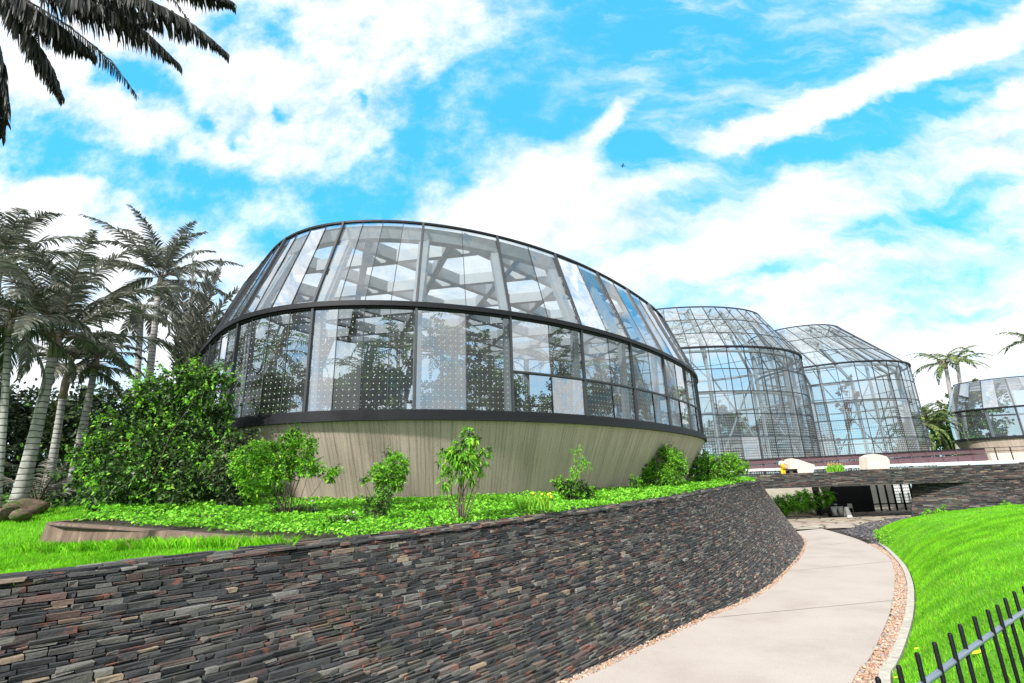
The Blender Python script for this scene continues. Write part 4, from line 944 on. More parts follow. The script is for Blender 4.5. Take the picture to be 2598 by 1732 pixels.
# person in yellow dungarees
def person(loc):
    x, y, z = loc
    def sk(joints, edges):
        me = bpy.data.meshes.new('person'); me.from_pydata([j[0] for j in joints], edges, []); o = bpy.data.objects.new('person', me); COL.objects.link(o)
        md = o.modifiers.new('s', 'SKIN'); me.skin_vertices.new() if not me.skin_vertices else None
        for v, j in zip(me.skin_vertices[0].data, joints): v.radius = j[1]
        me.skin_vertices[0].data[0].use_root = True
        sb_ = o.modifiers.new('u', 'SUBSURF'); sb_.levels = 1; sb_.render_levels = 1; return o
    J = [((0, 0, .95), (.15, .11)), ((0, -.02, 1.2), (.15, .10)), ((0, -.05, 1.42), (.16, .10)), ((.02, -.08, 1.52), (.055, .055)), ((.05, -.11, 1.62), (.08, .09)), ((.06, -.11, 1.72), (.065, .08)),
         ((-.2, -.05, 1.40), (.06, .06)), ((-.32, -.12, 1.16), (.045, .045)), ((-.18, -.34, 1.08), (.032, .032)), ((-.12, -.42, 1.08), (.035, .02)),
         ((.22, -.05, 1.38), (.06, .06)), ((.30, -.10, 1.12), (.045, .045)), ((.24, -.32, 1.0), (.032, .032)), ((.20, -.40, .98), (.035, .02)),
         ((-.1, 0, .85), (.1, .1)), ((-.12, -.03, .47), (.065, .065)), ((-.12, .02, .07), (.045, .045)), ((-.12, -.14, .03), (.04, .03)),
         ((.1, 0, .85), (.1, .1)), ((.12, -.05, .47), (.065, .065)), ((.12, 0, .07), (.045, .045)), ((.12, -.16, .03), (.04, .03))]
    E = [(0, 1), (1, 2), (2, 3), (3, 4), (4, 5), (2, 6), (6, 7), (7, 8), (8, 9), (2, 10), (10, 11), (11, 12), (12, 13), (0, 14), (14, 15), (15, 16), (16, 17), (0, 18), (18, 19), (19, 20), (20, 21)]
    o = sk(J, E); o.location = loc; o.data.materials.append(MAT['skin'])
    tag(o, 'person in yellow dungarees with a dark teal bag standing behind the bridge parapet', 'person')
    # clothing shells as children
    q = Q(); q.tube([(-.01, 0, .80), (0, -.02, 1.0), (0, -.04, 1.22), (0, -.06, 1.38)], [.21, .20, .18, .13], 12)
    for s_ in (-1, 1): q.tube([(s_*.1, 0, .86), (s_*.12, -.04, .47), (s_*.12, .01, .08)], [.13, .10, .09], 10); q.bar((s_*.08, -.14, 1.32), (s_*.1, .03, 1.48), .04, .02)
    def child(q, n, m): o2 = q.build(n, m); o2.parent = o; return o2
    child(q, 'dungarees', 'yellow')
    q = Q(); q.tube([(0, -.03, 1.2), (0, -.05, 1.36), (.01, -.06, 1.48)], [.178, .195, .1], 12)
    for s_, e_ in ((-1, (-.33, -.12, 1.15)), (1, (.31, -.10, 1.11))): q.tube([(s_*.17, -.05, 1.42), (s_*.24, -.07, 1.3), e_], [.08, .075, .06], 8)
    child(q, 'shirt', 'sleeve')
    q = Q(); q.ball((.06, -.07, 1.70), (.105, .115, .11)); child(q, 'hair', 'hair')
    q = Q(); q.ball((-.28, .05, 1.32), (.19, .13, .17)); child(q, 'shoulder_bag', 'teal')
    q = Q(); q.ball((.03, -.215, 1.665), .014); q.ball((.09, -.215, 1.665), .014); child(q, 'eyes', 'hair')
    q = Q(); q.ball((.06, -.225, 1.64), (.014, .02, .025)); child(q, 'nose', 'skin')
    return o
pp = aty(1981, 1160, 42.95); person((pp[0], 42.95, pp[2]-1.78))
# yellow flowering tuft
def tuft(name, label, cat, c, r, h, n, mat, wd, flw=None, fn=0, grp=None):
    P = np.column_stack([rng.uniform(-r, r, n)+c[0], rng.uniform(-.25, .25, n)*min(r, 1)+c[1], np.full(n, c[2])])
    root = empty(name, c, label, cat, grp); q = Q(); q.quads(blades(P, h*.4, h, wd, .5)); q.build('leaves', mat, root)
    if flw:
        for i in range(fn): q = Q(); q.ball((c[0]+rng.uniform(-r, r), c[1]+rng.uniform(-.2, .2), c[2]+h*rng.uniform(.5, 1.1)), rng.uniform(.02, .035), 0, 6, 4); q.build('flower', flw, root)
p = aty(2120, 1196, 42.8); tuft('flower_clump', 'yellow flowering grass clump growing on the bridge between the two blocks', 'plant', (p[0], 42.8, p[2]-.1), .65, .75, 420, 'leaf_bright', .03, 'flower_y', 45)
# fence at the lower right
FS = .62/1.1
bt = [(2226, 1717), (2279, 1687), (2326, 1655), (2370, 1628.5), (2409, 1605), (2434.5, 1583), (2471, 1563), (2505, 1546), (2529, 1533.5), (2549, 1516), (2572, 1499.5), (2596, 1487), (2618, 1473), (2640, 1460)]
root = empty('picket_fence', (1.8, 2.4, -1.6), 'black round-bar metal fence with a grey-blue rail in the lower right corner', 'fence')
for px, py in bt:
    p = atz(px, py, -1.1)*FS; q = Q(); q.tube([p-(0, 0, 1.02), p-(0, 0, .5), p-(0, 0, .006), p], [.0078, .0078, .0078, .005], 12); q.build('bar', 'black', root)
rl = [atz(px, py, -1.25)*FS*1.018 for px, py in ((2310, 1757), (2346, 1732), (2470, 1640), (2598, 1551), (2660, 1508))]
q = Q(); q.tube([rl[0]+(rl[1]-rl[0])*-6, *rl], .0105, 12); q.build('rail', 'rail_blue', root)
q = Q(); q.tube([p-(0, 0, .75) for p in [rl[0]+(rl[1]-rl[0])*-6, *rl]], .0125, 12); q.build('rail', 'rail_blue', root)
#PART3
# ---------------------------------------------------------------- vegetation builders
def leaf_quads(P, D, size, droop=.0, aspect=.5):
    """rhombus leaves at P pointing along D"""
    n = len(P); D = D/np.linalg.norm(D, axis=1)[:, None]; r = rng.normal(size=(n, 3)); S = np.cross(D, r); S /= np.linalg.norm(S, axis=1)[:, None]
    s = size*rng.uniform(.6, 1.3, (n, 1)); up = np.cross(S, D)
    tip = P+D*s-np.array([0, 0, 1])*droop*s; mid = P+D*s*.45
    return np.stack([P, mid+S*s*aspect*.5+up*s*.06, tip, mid-S*s*aspect*.5+up*s*.06], 1)
def lobes_px(L_, y, flat=1.0, jit=.25):
    out = []
    for px, py, r in L_:
        yy = y+rng.uniform(-jit, jit); p = aty(px, py, yy); c_ = (p@fw); out.append((p, r/PF*c_*np.array([1, flat, 1])))
    return out
def foliage(q, lobes, n, size, mi=0, droop=.25, aspect=.5, shell=.55, clump=.0):
    vol = np.array([np.prod(r)**(2/3) for _, r in lobes]); cnt = (n*vol/vol.sum()).astype(int)
    for (c, r), k in zip(lobes, cnt):
        k = max(k, 6); nc = max(3, k//14)
        d = rng.normal(size=(nc, 3)); d /= np.linalg.norm(d, axis=1)[:, None]; rad_ = rng.uniform(shell, 1.08, (nc, 1)); cc_ = c+d*rad_*r
        i = rng.integers(0, nc, k); P = cc_[i]+rng.normal(size=(k, 3))*np.mean(r)*.13
        D = d[i]*.7+rng.normal(size=(k, 3))*.6+np.array([0, 0, .15])
        q.quads(leaf_quads(P, D, size, droop, aspect), mi)
def stems(q, base, lobes, n, r0, mi=0, spread=.1):
    for i in range(n):
        c, r = lobes[rng.integers(0, len(lobes))]; e = c+rng.uniform(-.5, .5, 3)*r; b = np.array(base)+np.r_[rng.uniform(-spread, spread, 2), -.05]
        m_ = (b+e)/2+rng.uniform(-.12, .12, 3)*np.linalg.norm(e-b)+np.array([0, 0, .05]); q.tube([b, (b+m_)/2+rng.normal(0, .02, 3), m_, (m_+e)/2, e], [r0, r0*.8, r0*.6, r0*.45, r0*.2], 5, mi)
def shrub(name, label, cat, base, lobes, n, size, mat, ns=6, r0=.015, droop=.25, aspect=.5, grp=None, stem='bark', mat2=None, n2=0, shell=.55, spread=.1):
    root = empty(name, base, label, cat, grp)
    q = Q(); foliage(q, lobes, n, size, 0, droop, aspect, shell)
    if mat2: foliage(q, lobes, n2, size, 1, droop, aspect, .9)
    mr = np.mean([l[1].mean() for l in lobes]); ns_ = max(6, n//70); sprigs(q, lobes, ns_, mr*.9, size, 10, 0, aspect)
    if mat2: sprigs(q, lobes, ns_, mr*.95, size, 10, 1, aspect)
    q.build('foliage', [mat]+([mat2] if mat2 else []), root)
    q = Q(); stems(q, base, lobes, ns, r0, 0, spread); q.build('stems', stem, root); return root
def frond_ribbons(pts, n, Lf, wd, hang, vee=.5, tipw=.25, side=None):
    """leaflets along the rachis; hang 0 = stiff in the blade plane, 1 = straight down"""
    pts = spline(pts, 60); t = np.linspace(.12, 1, n); idx = t*59; P = np.stack([np.interp(idx, np.arange(60), pts[:, k]) for k in range(3)], 1)
    T_ = np.gradient(pts, axis=0); T_ /= np.linalg.norm(T_, axis=1)[:, None]; D = np.stack([np.interp(idx, np.arange(60), T_[:, k]) for k in range(3)], 1)
    S = np.cross(D, [0, 0, 1.]) if side is None else np.cross(D, np.cross(side, D)); S /= np.linalg.norm(S, axis=1)[:, None]+1e-9; U_ = np.cross(S, D)
    prof = np.sin(np.clip(t*1.02, 0, 1)*math.pi*.86+.35)**.7*(1-.35*t); prof = np.clip(prof, .25, 1)
    out = []
    for sg in (-1, 1):
        l = Lf*prof*rng.uniform(.85, 1.12, n); a = .62+.25*t+rng.normal(0, .07, n)
        d = D*np.cos(1.15-a*.5)[:, None]+sg*S*np.sin(1.15-a*.5)[:, None]+U_*(vee*(rng.uniform(-.3, 1, n)))[:, None]*.5
        d /= np.linalg.norm(d, axis=1)[:, None]; g = np.array([0, 0, -1.])
        h = np.clip(hang+rng.normal(0, .08, n), 0, 1)[:, None]
        d1 = d*(1-h*.55)+g*h*.55; d2 = d*(1-h)+g*h
        d1 /= np.linalg.norm(d1, axis=1)[:, None]; d2 /= np.linalg.norm(d2, axis=1)[:, None]
        a0 = P; a1 = P+d1*(l*.4)[:, None]; a2 = a1+d2*(l*.35)[:, None]; a3 = a2+(d2*.7+g*.3*(.3+h))*(l*.25)[:, None]
        W_ = np.cross(d1, D+rng.normal(0, .35, D.shape)); W_ = np.cross(d1, W_); W_ /= np.linalg.norm(W_, axis=1)[:, None]+1e-9
        ws = (wd*.35, wd*.5, wd*.38, wd*.06); A = np.stack([np.stack([p-W_*w_, p+W_*w_], 1) for p, w_ in zip((a0, a1, a2, a3), ws)], 1); out.append(A)
    return pts, np.concatenate(out)
def frond(q, pts, n, Lf, wd, hang=.3, r=.02, mi=0, mis=1, vee=.5):
    pt, A = frond_ribbons(pts, n, Lf, wd, hang, vee); q.strips(A, mi); q.tube(pt[::6], np.linspace(r, r*.2, len(pt[::6])), 5, mis)
def arch(o, az, el, Ln, droop, k=6):
    P = [np.array(o, float)]; e = el
    for i in range(k):
        d = np.array([math.cos(az)*math.cos(e), math.sin(az)*math.cos(e), math.sin(e)]); P.append(P[-1]+d*Ln/k); e -= droop*(.5+i/k)*2/k
    return P
def sprigs(q, lobes, n, Ls, size, k=9, mi=0, aspect=.5, up=.35):
    """shoots that stick out of the crown, leaves set along them"""
    A = []
    for i in range(n):
        c, r = lobes[rng.integers(0, len(lobes))]; d = rng.normal(size=3); d[2] = abs(d[2])*.9-.15; d /= np.linalg.norm(d); b = c+d*r*.85; e = d*.75+np.array([rng.normal(0, .25), rng.normal(0, .25), up]); e /= np.linalg.norm(e); l = Ls*rng.uniform(.4, 1.25)
        t = np.linspace(.15, 1, k)[:, None]; P = b+e*t*l-np.array([0, 0, .12])*l*t*t; D = e*.45+rng.normal(size=(k, 3))*.75
        A.append(leaf_quads(P, D, size*(1.1-.4*t), .25, aspect))
    q.quads(np.concatenate(A), mi)
def palm(name, label, base, top, r0, r1, fr, mats=('frond', 'stalk'), nl=34, Lf=.6, wd=.035, hang=.35, grp=None, shaft=.9, trunk='ptrunk', rr=.025, seed=0, extra=None):
    global rng
    keep_, rng = rng, np.random.default_rng(seed+11)
    base, top = np.array(base, float), np.array(top, float)
    root = empty(name, base, label, 'palm tree', grp)
    H_ = top[2]-base[2]; k = max(6, int(H_/.35)); t = np.linspace(0, 1, k)
    pts = base+(top-base)*t[:, None]+np.stack([np.sin(t*3)*.04*H_/6, np.zeros(k), np.zeros(k)], 1)
    rads = r0+(r1-r0)*t+r0*.35*np.exp(-t*9)
    q = Q(); q.tube(pts, rads, 14); q.build('trunk', trunk, root)
    if shaft: q = Q(); q.tube([top-(0, 0, .02), top+(0, 0, shaft*.4), top+(0, 0, shaft*.8), top+(0, 0, shaft)], [r1*1.15, r1*1.3, r1*.9, r1*.5], 12); q.build('crownshaft', 'shaft', root)
    q = Q(); o_ = top+np.array([0, 0, shaft*.75])
    for az, el, Ln, dr in fr:
        frond(q, arch(o_+np.array([math.cos(az), math.sin(az), 0])*r1*.5+(0, 0, rng.uniform(-.1, .15)), az, el, Ln*rng.uniform(.9, 1.08), dr), nl, Lf, wd, hang, rr)
    if extra: extra(q)
    q.build('crown', list(mats), root); rng = keep_
    return root
def crown(n, L_, elmax=80, elmin=-20, droop=1.1, seed=0, az0=0):
    r = np.random.default_rng(seed); out = []
    for i in range(n):
        f = (i+.5)/n; el = rad(elmax+(elmin-elmax)*f+r.uniform(-6, 6)); out.append((az0+i*2.399+r.uniform(-.2, .2), el, L_*(.9+.15*math.sin(f*3.1)), droop*r.uniform(.8, 1.2)*(1.15-.5*f)))
    return out

# ---------------------------------------------------------------- palms on the left
GL = 'palms left of the greenhouse'
palm('palm_tree', 'thick pale ringed palm with a huge backlit-dark crown, nearest the mossy boulders', aty(43, 1290, 14), aty(133, 905, 14), .175, .11, crown(20, 4.2, 88, 8, .85, 1), nl=74, Lf=.78, wd=.05, grp=GL, seed=1, shaft=.8)
palm('palm_tree', 'palm with a purplish crownshaft between the thickest trunk and the slimmest one', aty(112, 1290, 17.5), aty(158, 1010, 17.5), .15, .10, crown(12, 2.5, 82, -5, 1.0, 2), nl=60, Lf=.7, wd=.05, grp=GL, seed=2, shaft=1.5)
palm('palm_tree', 'slim leaning ringed palm beside the big shrub with a short ragged crown', aty(164, 1290, 18), aty(238, 945, 18), .155, .10, crown(11, 1.8, 74, -20, 1.0, 3), nl=44, Lf=.5, wd=.045, grp=GL, seed=3, shaft=.7)
palm('palm_tree', 'slim grey palm behind the big shrub, left trunk of the close pair', aty(322, 1250, 25), aty(357, 806, 25), .17, .14, crown(12, 2.6, 50, -50, 1.3, 4), nl=44, Lf=.6, wd=.055, grp=GL, seed=4, shaft=.8)
palm('palm_tree', 'tall ringed palm behind the big shrub with upright frond tips above a pinkish crownshaft', aty(340, 1250, 22), aty(400, 752, 22), .20, .12, crown(20, 3.7, 86, -25, .75, 5), nl=64, Lf=.72, wd=.055, grp=GL, seed=5, shaft=1.3)
palm('palm_tree', 'backlit-dark shaggy palm cut by the left edge of the picture', aty(-12, 1290, 12.5), aty(22, 850, 12.5), .09, .07, crown(18, 2.3, 70, -60, 1.1, 6), mats=('frond', 'stalk'), nl=50, Lf=.6, wd=.04, grp=GL, seed=6, shaft=.5, hang=.5)
palm('palm_tree', 'backlit-dark palm with its crown filling the upper left above the boulders', aty(-60, 1290, 17), aty(-8, 700, 17), .18, .13, crown(16, 3.6, 76, -5, .9, 9), nl=60, Lf=.75, wd=.055, grp=GL, seed=16, shaft=.8)
# stemless feathery palm beside the greenhouse
b6 = aty(462, 1010, 19.5)
def explicit(tips, y, base, bow, nl, Lf, wd, hang, r=.03, vee=.5):
    def f(q):
        for (px, py, *m_) in tips:
            t = aty(px, py, y+rng.uniform(-.6, .6)); b = np.array(base); mid = (b+t)/2; d = t-b; L_ = np.linalg.norm(d); mid = mid+np.array([-d[0]*.10, 0, abs(d[0])*.28+bow*L_*.1]) if not m_ else aty(m_[0], m_[1], y)
            frond(q, [b, (b+mid)/2+(mid-b)*.02, mid, (mid+t)/2+np.array([0, 0, .06*L_]), t], nl, Lf, wd, hang, r, vee=vee)
    return f
palm('palm_tree', 'low palm with tall upright feathery fronds against the greenhouse corner', aty(455, 1270, 19.5), aty(458, 1120, 19.5), .2, .2, crown(5, 3.2, 60, 20, .9, 8), mats=('frond', 'stalk'), nl=50, Lf=.75, wd=.04, grp=GL, seed=7, shaft=.4,
     extra=explicit([(488, 640), (443, 672), (565, 665), (600, 735), (532, 690), (405, 740), (575, 800), (400, 860)], 19.5, b6, .3, 90, .95, .06, .12, .035, .8))
palm('young_palm', 'young stemless palm with grey-green upright fronds between two palm trunks', aty(95, 1290, 15), aty(96, 1280, 15), .06, .06, crown(9, 2.0, 84, 25, .8, 12), nl=34, Lf=.4, wd=.03, seed=8, shaft=.1)
# the palm whose fronds hang into the top left corner
y9 = 5.6
def fr9(q):
    for pts in ([(-30, -60), (60, 60), (120, 150), (158, 244)], [(-20, -50), (110, 35), (185, 90), (238, 138)], [(20, -60), (230, 5), (350, 65), (455, 162)], [(150, -90), (380, 2), (490, 62), (574, 132)],
                [(-50, -60), (-10, 90), (6, 230), (4, 345)], [(-70, -60), (-40, 60), (-12, 190), (-8, 430)], [(300, -120), (430, -90), (520, -40), (590, 6)], [(60, -100), (200, -30), (300, 10), (400, 60)], [(-60, -120), (20, -20), (90, 25), (130, 70)]):
        P = [aty(px, py, y9+.25*i) for i, (px, py) in enumerate(pts)]; frond(q, P, 150, .72, .038, .74, .022, vee=.1)
o9 = aty(-60, -110, y9)
palm('overhanging_palm', 'near palm whose fronds, coloured dark as backlit, hang into the top left corner', (o9[0], y9, -1.1), (o9[0], y9, o9[2]-.9), .18, .12, crown(7, 3.0, 60, 10, 1.0, 21, 2.0), mats=('frond_backlit', 'stalk'), nl=60, Lf=.5, wd=.028, seed=9, shaft=.8, hang=.7, extra=fr9)
# palms on the right
GR = 'two far palms between the tower and the low greenhouse'
palm('far_palm', 'left one of the two slender far palms, with the lower crown', aty(2412+22, 1150, 80), aty(2400, 935, 80), .34, .26, crown(13, 5.6, 62, -22, .9, 31), nl=26, Lf=1.1, wd=.12, seed=31, shaft=1.4, grp=GR, rr=.06, mats=('frond_green', 'stalk'))
palm('far_palm', 'right one of the two slender far palms, its trunk partly behind the low greenhouse', aty(2455, 1150, 84), aty(2429, 925, 84), .32, .25, crown(11, 5.2, 62, -20, .9, 33), nl=26, Lf=1.1, wd=.12, seed=33, shaft=1.2, grp=GR, rr=.06, mats=('frond_green', 'stalk'))
palm('edge_palm', 'palm crown poking in at the far right edge above the low greenhouse', aty(2650, 1160, 70), aty(2632, 880, 70), .33, .25, crown(14, 5.0, 60, -30, .9, 35), nl=26, Lf=1.0, wd=.12, seed=35, shaft=1.2, rr=.06, mats=('frond_green', 'stalk'))
palm('date_palm', 'stocky date palm with a dense arching crown right of the tall tower', aty(2345, 1165, 66), aty(2335, 1085, 66), .75, .75, crown(46, 5.4, 80, -35, 1.3, 41), nl=34, Lf=.7, wd=.09, seed=41, shaft=.4, rr=.05, mats=('frond_green', 'stalk'), trunk='bark', hang=.15)

# ---------------------------------------------------------------- trees behind
def tree(name, label, base, lobes, n, size, mat, grp=None, mat2=None, n2=0, r0=.2, nst=5):
    root = empty(name, base, label, 'tree', grp)
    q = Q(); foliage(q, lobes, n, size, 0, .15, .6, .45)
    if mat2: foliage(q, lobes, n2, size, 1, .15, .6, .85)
    q.build('crown', [mat]+([mat2] if mat2 else []), root)
    q = Q(); base = np.array(base, float); c = np.mean([l[0] for l in lobes], 0); mid = base+(c-base)*.5; q.tube([base-(0, 0, .3), (base+mid)/2, mid, c], [r0*1.3, r0, r0*.8, r0*.4], 8)
    for i in range(nst): e = lobes[rng.integers(0, len(lobes))][0]; q.tube([mid, (mid+e)/2+rng.normal(0, .1, 3), e], [r0*.5, r0*.35, r0*.12], 6)
    q.build('trunk', 'bark', root); return root
GT = 'dark trees behind the palms'
side = [('far left of the picture', -120, 22), ('behind the thickest palm trunk', -10, 25), ('behind the purplish crownshaft palm', 110, 27), ('behind the slim leaning palm', 210, 24), ('left of the close pair of palm trunks', 290, 29), ('behind the upper part of the big shrub', 400, 30), ('touching the left end of the oval greenhouse', 500, 33)]
hts = [960, 990, 1010, 1005, 985, 985, 985]
for (lb, px, yy), ht in zip(side, hts):
    L_ = []
    for i in range(9):
        L_.append((px+rng.uniform(-75, 75), rng.uniform(ht+25, 1250), rng.uniform(38, 60)))
    L_.append((px, ht+35, 45)); L_ += [(px-45, 1235, 60), (px+45, 1235, 60)]
    tree('dark_tree', 'dark broadleaf tree '+lb, aty(px, 1268, yy), lobes_px(L_, yy, 1, .8), 5200, .26, 'leaf_dark', GT, 'leaf_mid', 700)
# trees standing behind the oval greenhouse, seen through its glass
GB = 'trees behind the oval greenhouse'
for i, (x, y, h, lab) in enumerate([(-22, 36, 5.5, 'leftmost'), (-15, 42, 6.0, 'second from the left'), (-8, 47, 5, 'third from the left'), (-1, 50, 6.2, 'middle'), (5, 51, 5.2, 'second from the right'), (11, 52, 5.5, 'rightmost')]):
    L_ = [(np.array([x+rng.uniform(-3, 3), y+rng.uniform(-1.5, 1.5), rng.uniform(.6, h-1)]), np.ones(3)*rng.uniform(1.1, 1.9)) for _ in range(14)]
    tree('garden_tree', f'{lab} dark tree seen through the oval greenhouse from behind', (x, y, -.42), L_, 3800, .34, 'leaf_dark', GB, 'leaf_mid', 400)
# right background
L_ = [(2440, 1000, 24), (2425, 1030, 26), (2450, 1050, 26), (2415, 1055, 18), (2460, 1015, 22), (2470, 985, 14)]
tree('ivy_tree', 'yellow-green ivy-covered tree behind the two far palms', aty(2440, 1165, 95), lobes_px(L_, 95, 1, 1), 2600, .75, 'leaf_ivy', r0=.6)
GF = 'far trees right of the tower'
for px, top, r, m_, lb in ((2375, 1045, 22, 'leaf_mid', 'mid green far tree directly behind the date palm'), (2405, 1055, 24, 'leaf_dark', 'dark far tree under the ivy-covered tree'), (2432, 1085, 22, 'leaf_bright', 'light green far tree at the foot of the ivy-covered tree'), (2315, 1070, 20, 'leaf_mid', 'far tree showing past the edge of the tall tower'), (2470, 1040, 25, 'leaf_mid', 'far tree rising behind the left end of the low greenhouse'), (2520, 985, 30, 'leaf_mid', 'far treetop above the roof of the low greenhouse')):
    L_ = [(px+rng.uniform(-20, 20), rng.uniform(top+r*.6, 1150), r) for _ in range(6)]+[(px, top+r, r)]
    tree('far_tree', lb, aty(px, 1168, 92), lobes_px(L_, 92, 1, 1), 1300, .7, m_, GF)
# inside towers / beyond them
for i, (x, y, h, lab) in enumerate([(14, 78, 8, 'left'), (24, 80, 10, 'middle'), (34, 80, 7.5, 'right'), (42, 86, 8.5, 'far right'), (52, 88, 7, 'outermost')]):
    L_ = [(np.array([x+rng.uniform(-4, 4), y+rng.uniform(-2, 2), rng.uniform(.6, h-1)]), np.ones(3)*rng.uniform(1.6, 2.6)) for _ in range(14)]
    tree('background_tree', f'{lab} one of the dark trees seen through the two tall towers', (x, y, -.42), L_, 3600, .55, 'leaf_dark', 'trees behind the towers', 'leaf_mid', 300)

# ---------------------------------------------------------------- plants inside the oval greenhouse
GI = 'palms growing inside the oval greenhouse'
for i, (px, top, y, L_, lb) in enumerate([(700, 900, 20, 2.6, 'indoor palm behind the left wall panels'), (925, 960, 19, 2.3, 'indoor palm left of the centre mullion'), (1010, 900, 21, 2.6, 'indoor palm just left of the centre mullion'), (1120, 905, 19.5, 2.4, 'indoor palm in the bay right of the centre mullion'), (1240, 950, 22, 2.4, 'indoor palm behind the tall tree in the centre bay'), (1400, 930, 24, 3.0, 'broad indoor palm behind the upper right panels'), (1560, 960, 26, 2.4, 'indoor palm near the right end'), (610, 930, 21, 2.2, 'indoor palm near the left end')]):
    t = aty(px, top, y); b = np.array([t[0], y, 1.0]); palm('indoor_palm', lb, b, t, .10, .07, crown(12, L_, 78, -20, 1.2, 50+i), nl=22, Lf=.5, wd=.05, seed=50+i, shaft=.3, grp=GI, mats=('frond_in', 'stalk'))
L_ = [(1115, 830, 26), (1150, 850, 26), (1190, 865, 24), (1215, 845, 18), (1110, 880, 24), (1170, 900, 26), (1210, 900, 20), (1130, 930, 24)]
root = tree('indoor_tree', 'tall leafy tree inside the bay right of the centre mullion', aty(1150, 1060, 19)*np.array([1, 1, 0])+np.array([0, 0, 1.0]), lobes_px(L_, 19, 1, .5), 1500, .16, 'leaf_mid', r0=.09)
for i, (px, py, r, y, lb) in enumerate([(640, 1010, 48, 18.5, 'far left'), (720, 1000, 50, 17.5, 'left'), (830, 1010, 42, 17.5, 'second from the left'), (900, 1000, 42, 18, 'third from the left'), (980, 995, 48, 18.5, 'left of the centre mullion'), (1110, 1010, 45, 18.5, 'right of the centre mullion'), (1200, 1000, 50, 19.5, 'centre right'), (1290, 1015, 40, 20.5, 'behind the first opening windows'), (1400, 1010, 45, 22, 'behind the middle opening windows'), (1500, 1010, 40, 24, 'behind the right opening windows'), (1600, 1020, 38, 26, 'near the right end')]):
    L_ = [(px+rng.uniform(-r, r), py+rng.uniform(-r*.9, r*.9), r*.6) for _ in range(9)]; b = aty(px, py, y); b[2] = 1.0
    shrub('indoor_shrub', f'leafy shrub inside the oval greenhouse, {lb}', 'shrub', b, lobes_px(L_, y), 2400, .16, 'frond_in', 3, .02, grp='shrubs inside the oval greenhouse', mat2='leaf_mid', n2=900)
for i, (px, py, y, lb) in enumerate([(1850, 1030, 56, 'left'), (1960, 1050, 57, 'right')]):
    L_ = [(px+rng.uniform(-30, 30), py+rng.uniform(-30, 90), 16) for _ in range(8)]; b = aty(px, 1165, y); b[2] = -.38
    tree('indoor_tree', f'{lb} of the two dark trees inside the first tall tower', b, lobes_px(L_, y, 1, 1), 700, .4, 'leaf_dark', mat2='leaf_mid', n2=250, r0=.12)
L_ = [(2150+rng.uniform(-25, 25), rng.uniform(960, 1090), 12) for _ in range(9)]; b = aty(2150, 1165, 66); b[2] = -.38
tree('indoor_tree', 'sparse tree inside the rightmost tall tower', b, lobes_px(L_, 66, 1, 1), 420, .45, 'leaf_dark', r0=.14, nst=8)

# ---------------------------------------------------------------- planted bed
LB = [(470, 1010, 62), (400, 1040, 62), (520, 985, 48), (555, 1040, 40), (450, 960, 38), (500, 950, 30), (545, 965, 22), (330, 1090, 62), (280, 1130, 52), (400, 1120, 70), (480, 1100, 70), (540, 1110, 45), (250, 1190, 50), (215, 1160, 26), (330, 1190, 70), (420, 1200, 80), (510, 1190, 65), (570, 1180, 40), (270, 1255, 45), (350, 1265, 60), (450, 1270, 65), (540, 1260, 50), (600, 1240, 34), (185, 1215, 20), (380, 985, 26), (345, 1020, 30)]
pb = aty(420, 1280, 13.2); pb[2] = zbed(pb[None, :2])[0]
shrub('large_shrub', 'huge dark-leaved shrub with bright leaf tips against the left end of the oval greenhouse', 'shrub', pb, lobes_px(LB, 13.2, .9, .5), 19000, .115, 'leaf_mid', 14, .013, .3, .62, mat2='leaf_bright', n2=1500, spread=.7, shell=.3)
LD = [(590, 1120, 16), (620, 1110, 12), (600, 1160, 22), (575, 1200, 30), (615, 1210, 26), (590, 1250, 30), (640, 1100, 8)]
pb = aty(590, 1290, 12.6); pb[2] = zbed(pb[None, :2])[0]
shrub('dark_shrub', 'sparse blackish-leaved shrub between the huge shrub and the bright bushy one', 'shrub', pb, lobes_px(LD, 12.6), 1500, .10, 'leaf_dark', 9, .015, .3, .6, mat2='leaf_mid', n2=300)
GS = 'young shrubs planted along the concrete base'
def bed_shrub(name, label, px, y, L_, n, size, mat, **k):
    p = aty(px, 1270, y); p[2] = zbed(p[None, :2])[0]; return shrub(name, label, 'shrub' if 'shrub' in name else 'plant', p, lobes_px(L_, y, 1, .12), n, size, mat, **k)
bed_shrub('garden_shrub', 'widest bright green shrub with bare fanned stems, right of the huge dark one', 735, 10.9, [(630, 1177, 38), (665, 1150, 30), (709, 1168, 40), (757, 1142, 38), (750, 1110, 20), (690, 1215, 40), (640, 1225, 30), (780, 1185, 24), (827, 1206, 16), (850, 1200, 9), (610, 1200, 22), (720, 1120, 14), (740, 1190, 26)], 9500, .075, 'leaf_bright', ns=18, r0=.012, grp=GS, mat2='leaf_mid', n2=1200, spread=.12)
bed_shrub('garden_shrub', 'small upright bright shrub on the concrete base left of the slender young tree', 968, 11.2, [(960, 1198, 22), (987, 1203, 30), (1006, 1178, 24), (995, 1160, 12), (980, 1238, 22), (1010, 1225, 16), (925, 1222, 6), (1025, 1205, 12)], 3000, .07, 'leaf_bright', ns=8, r0=.01, grp=GS, mat2='leaf_mid', n2=350)
bed_shrub('garden_shrub', 'reddish-stemmed low shrub at the foot of the small upright one', 958, 10.2, [(950, 1272, 18), (975, 1265, 20), (935, 1285, 12), (960, 1290, 16)], 900, .06, 'leaf_mid', ns=10, r0=.008, grp=GS, mat2='leaf_bright', n2=200)
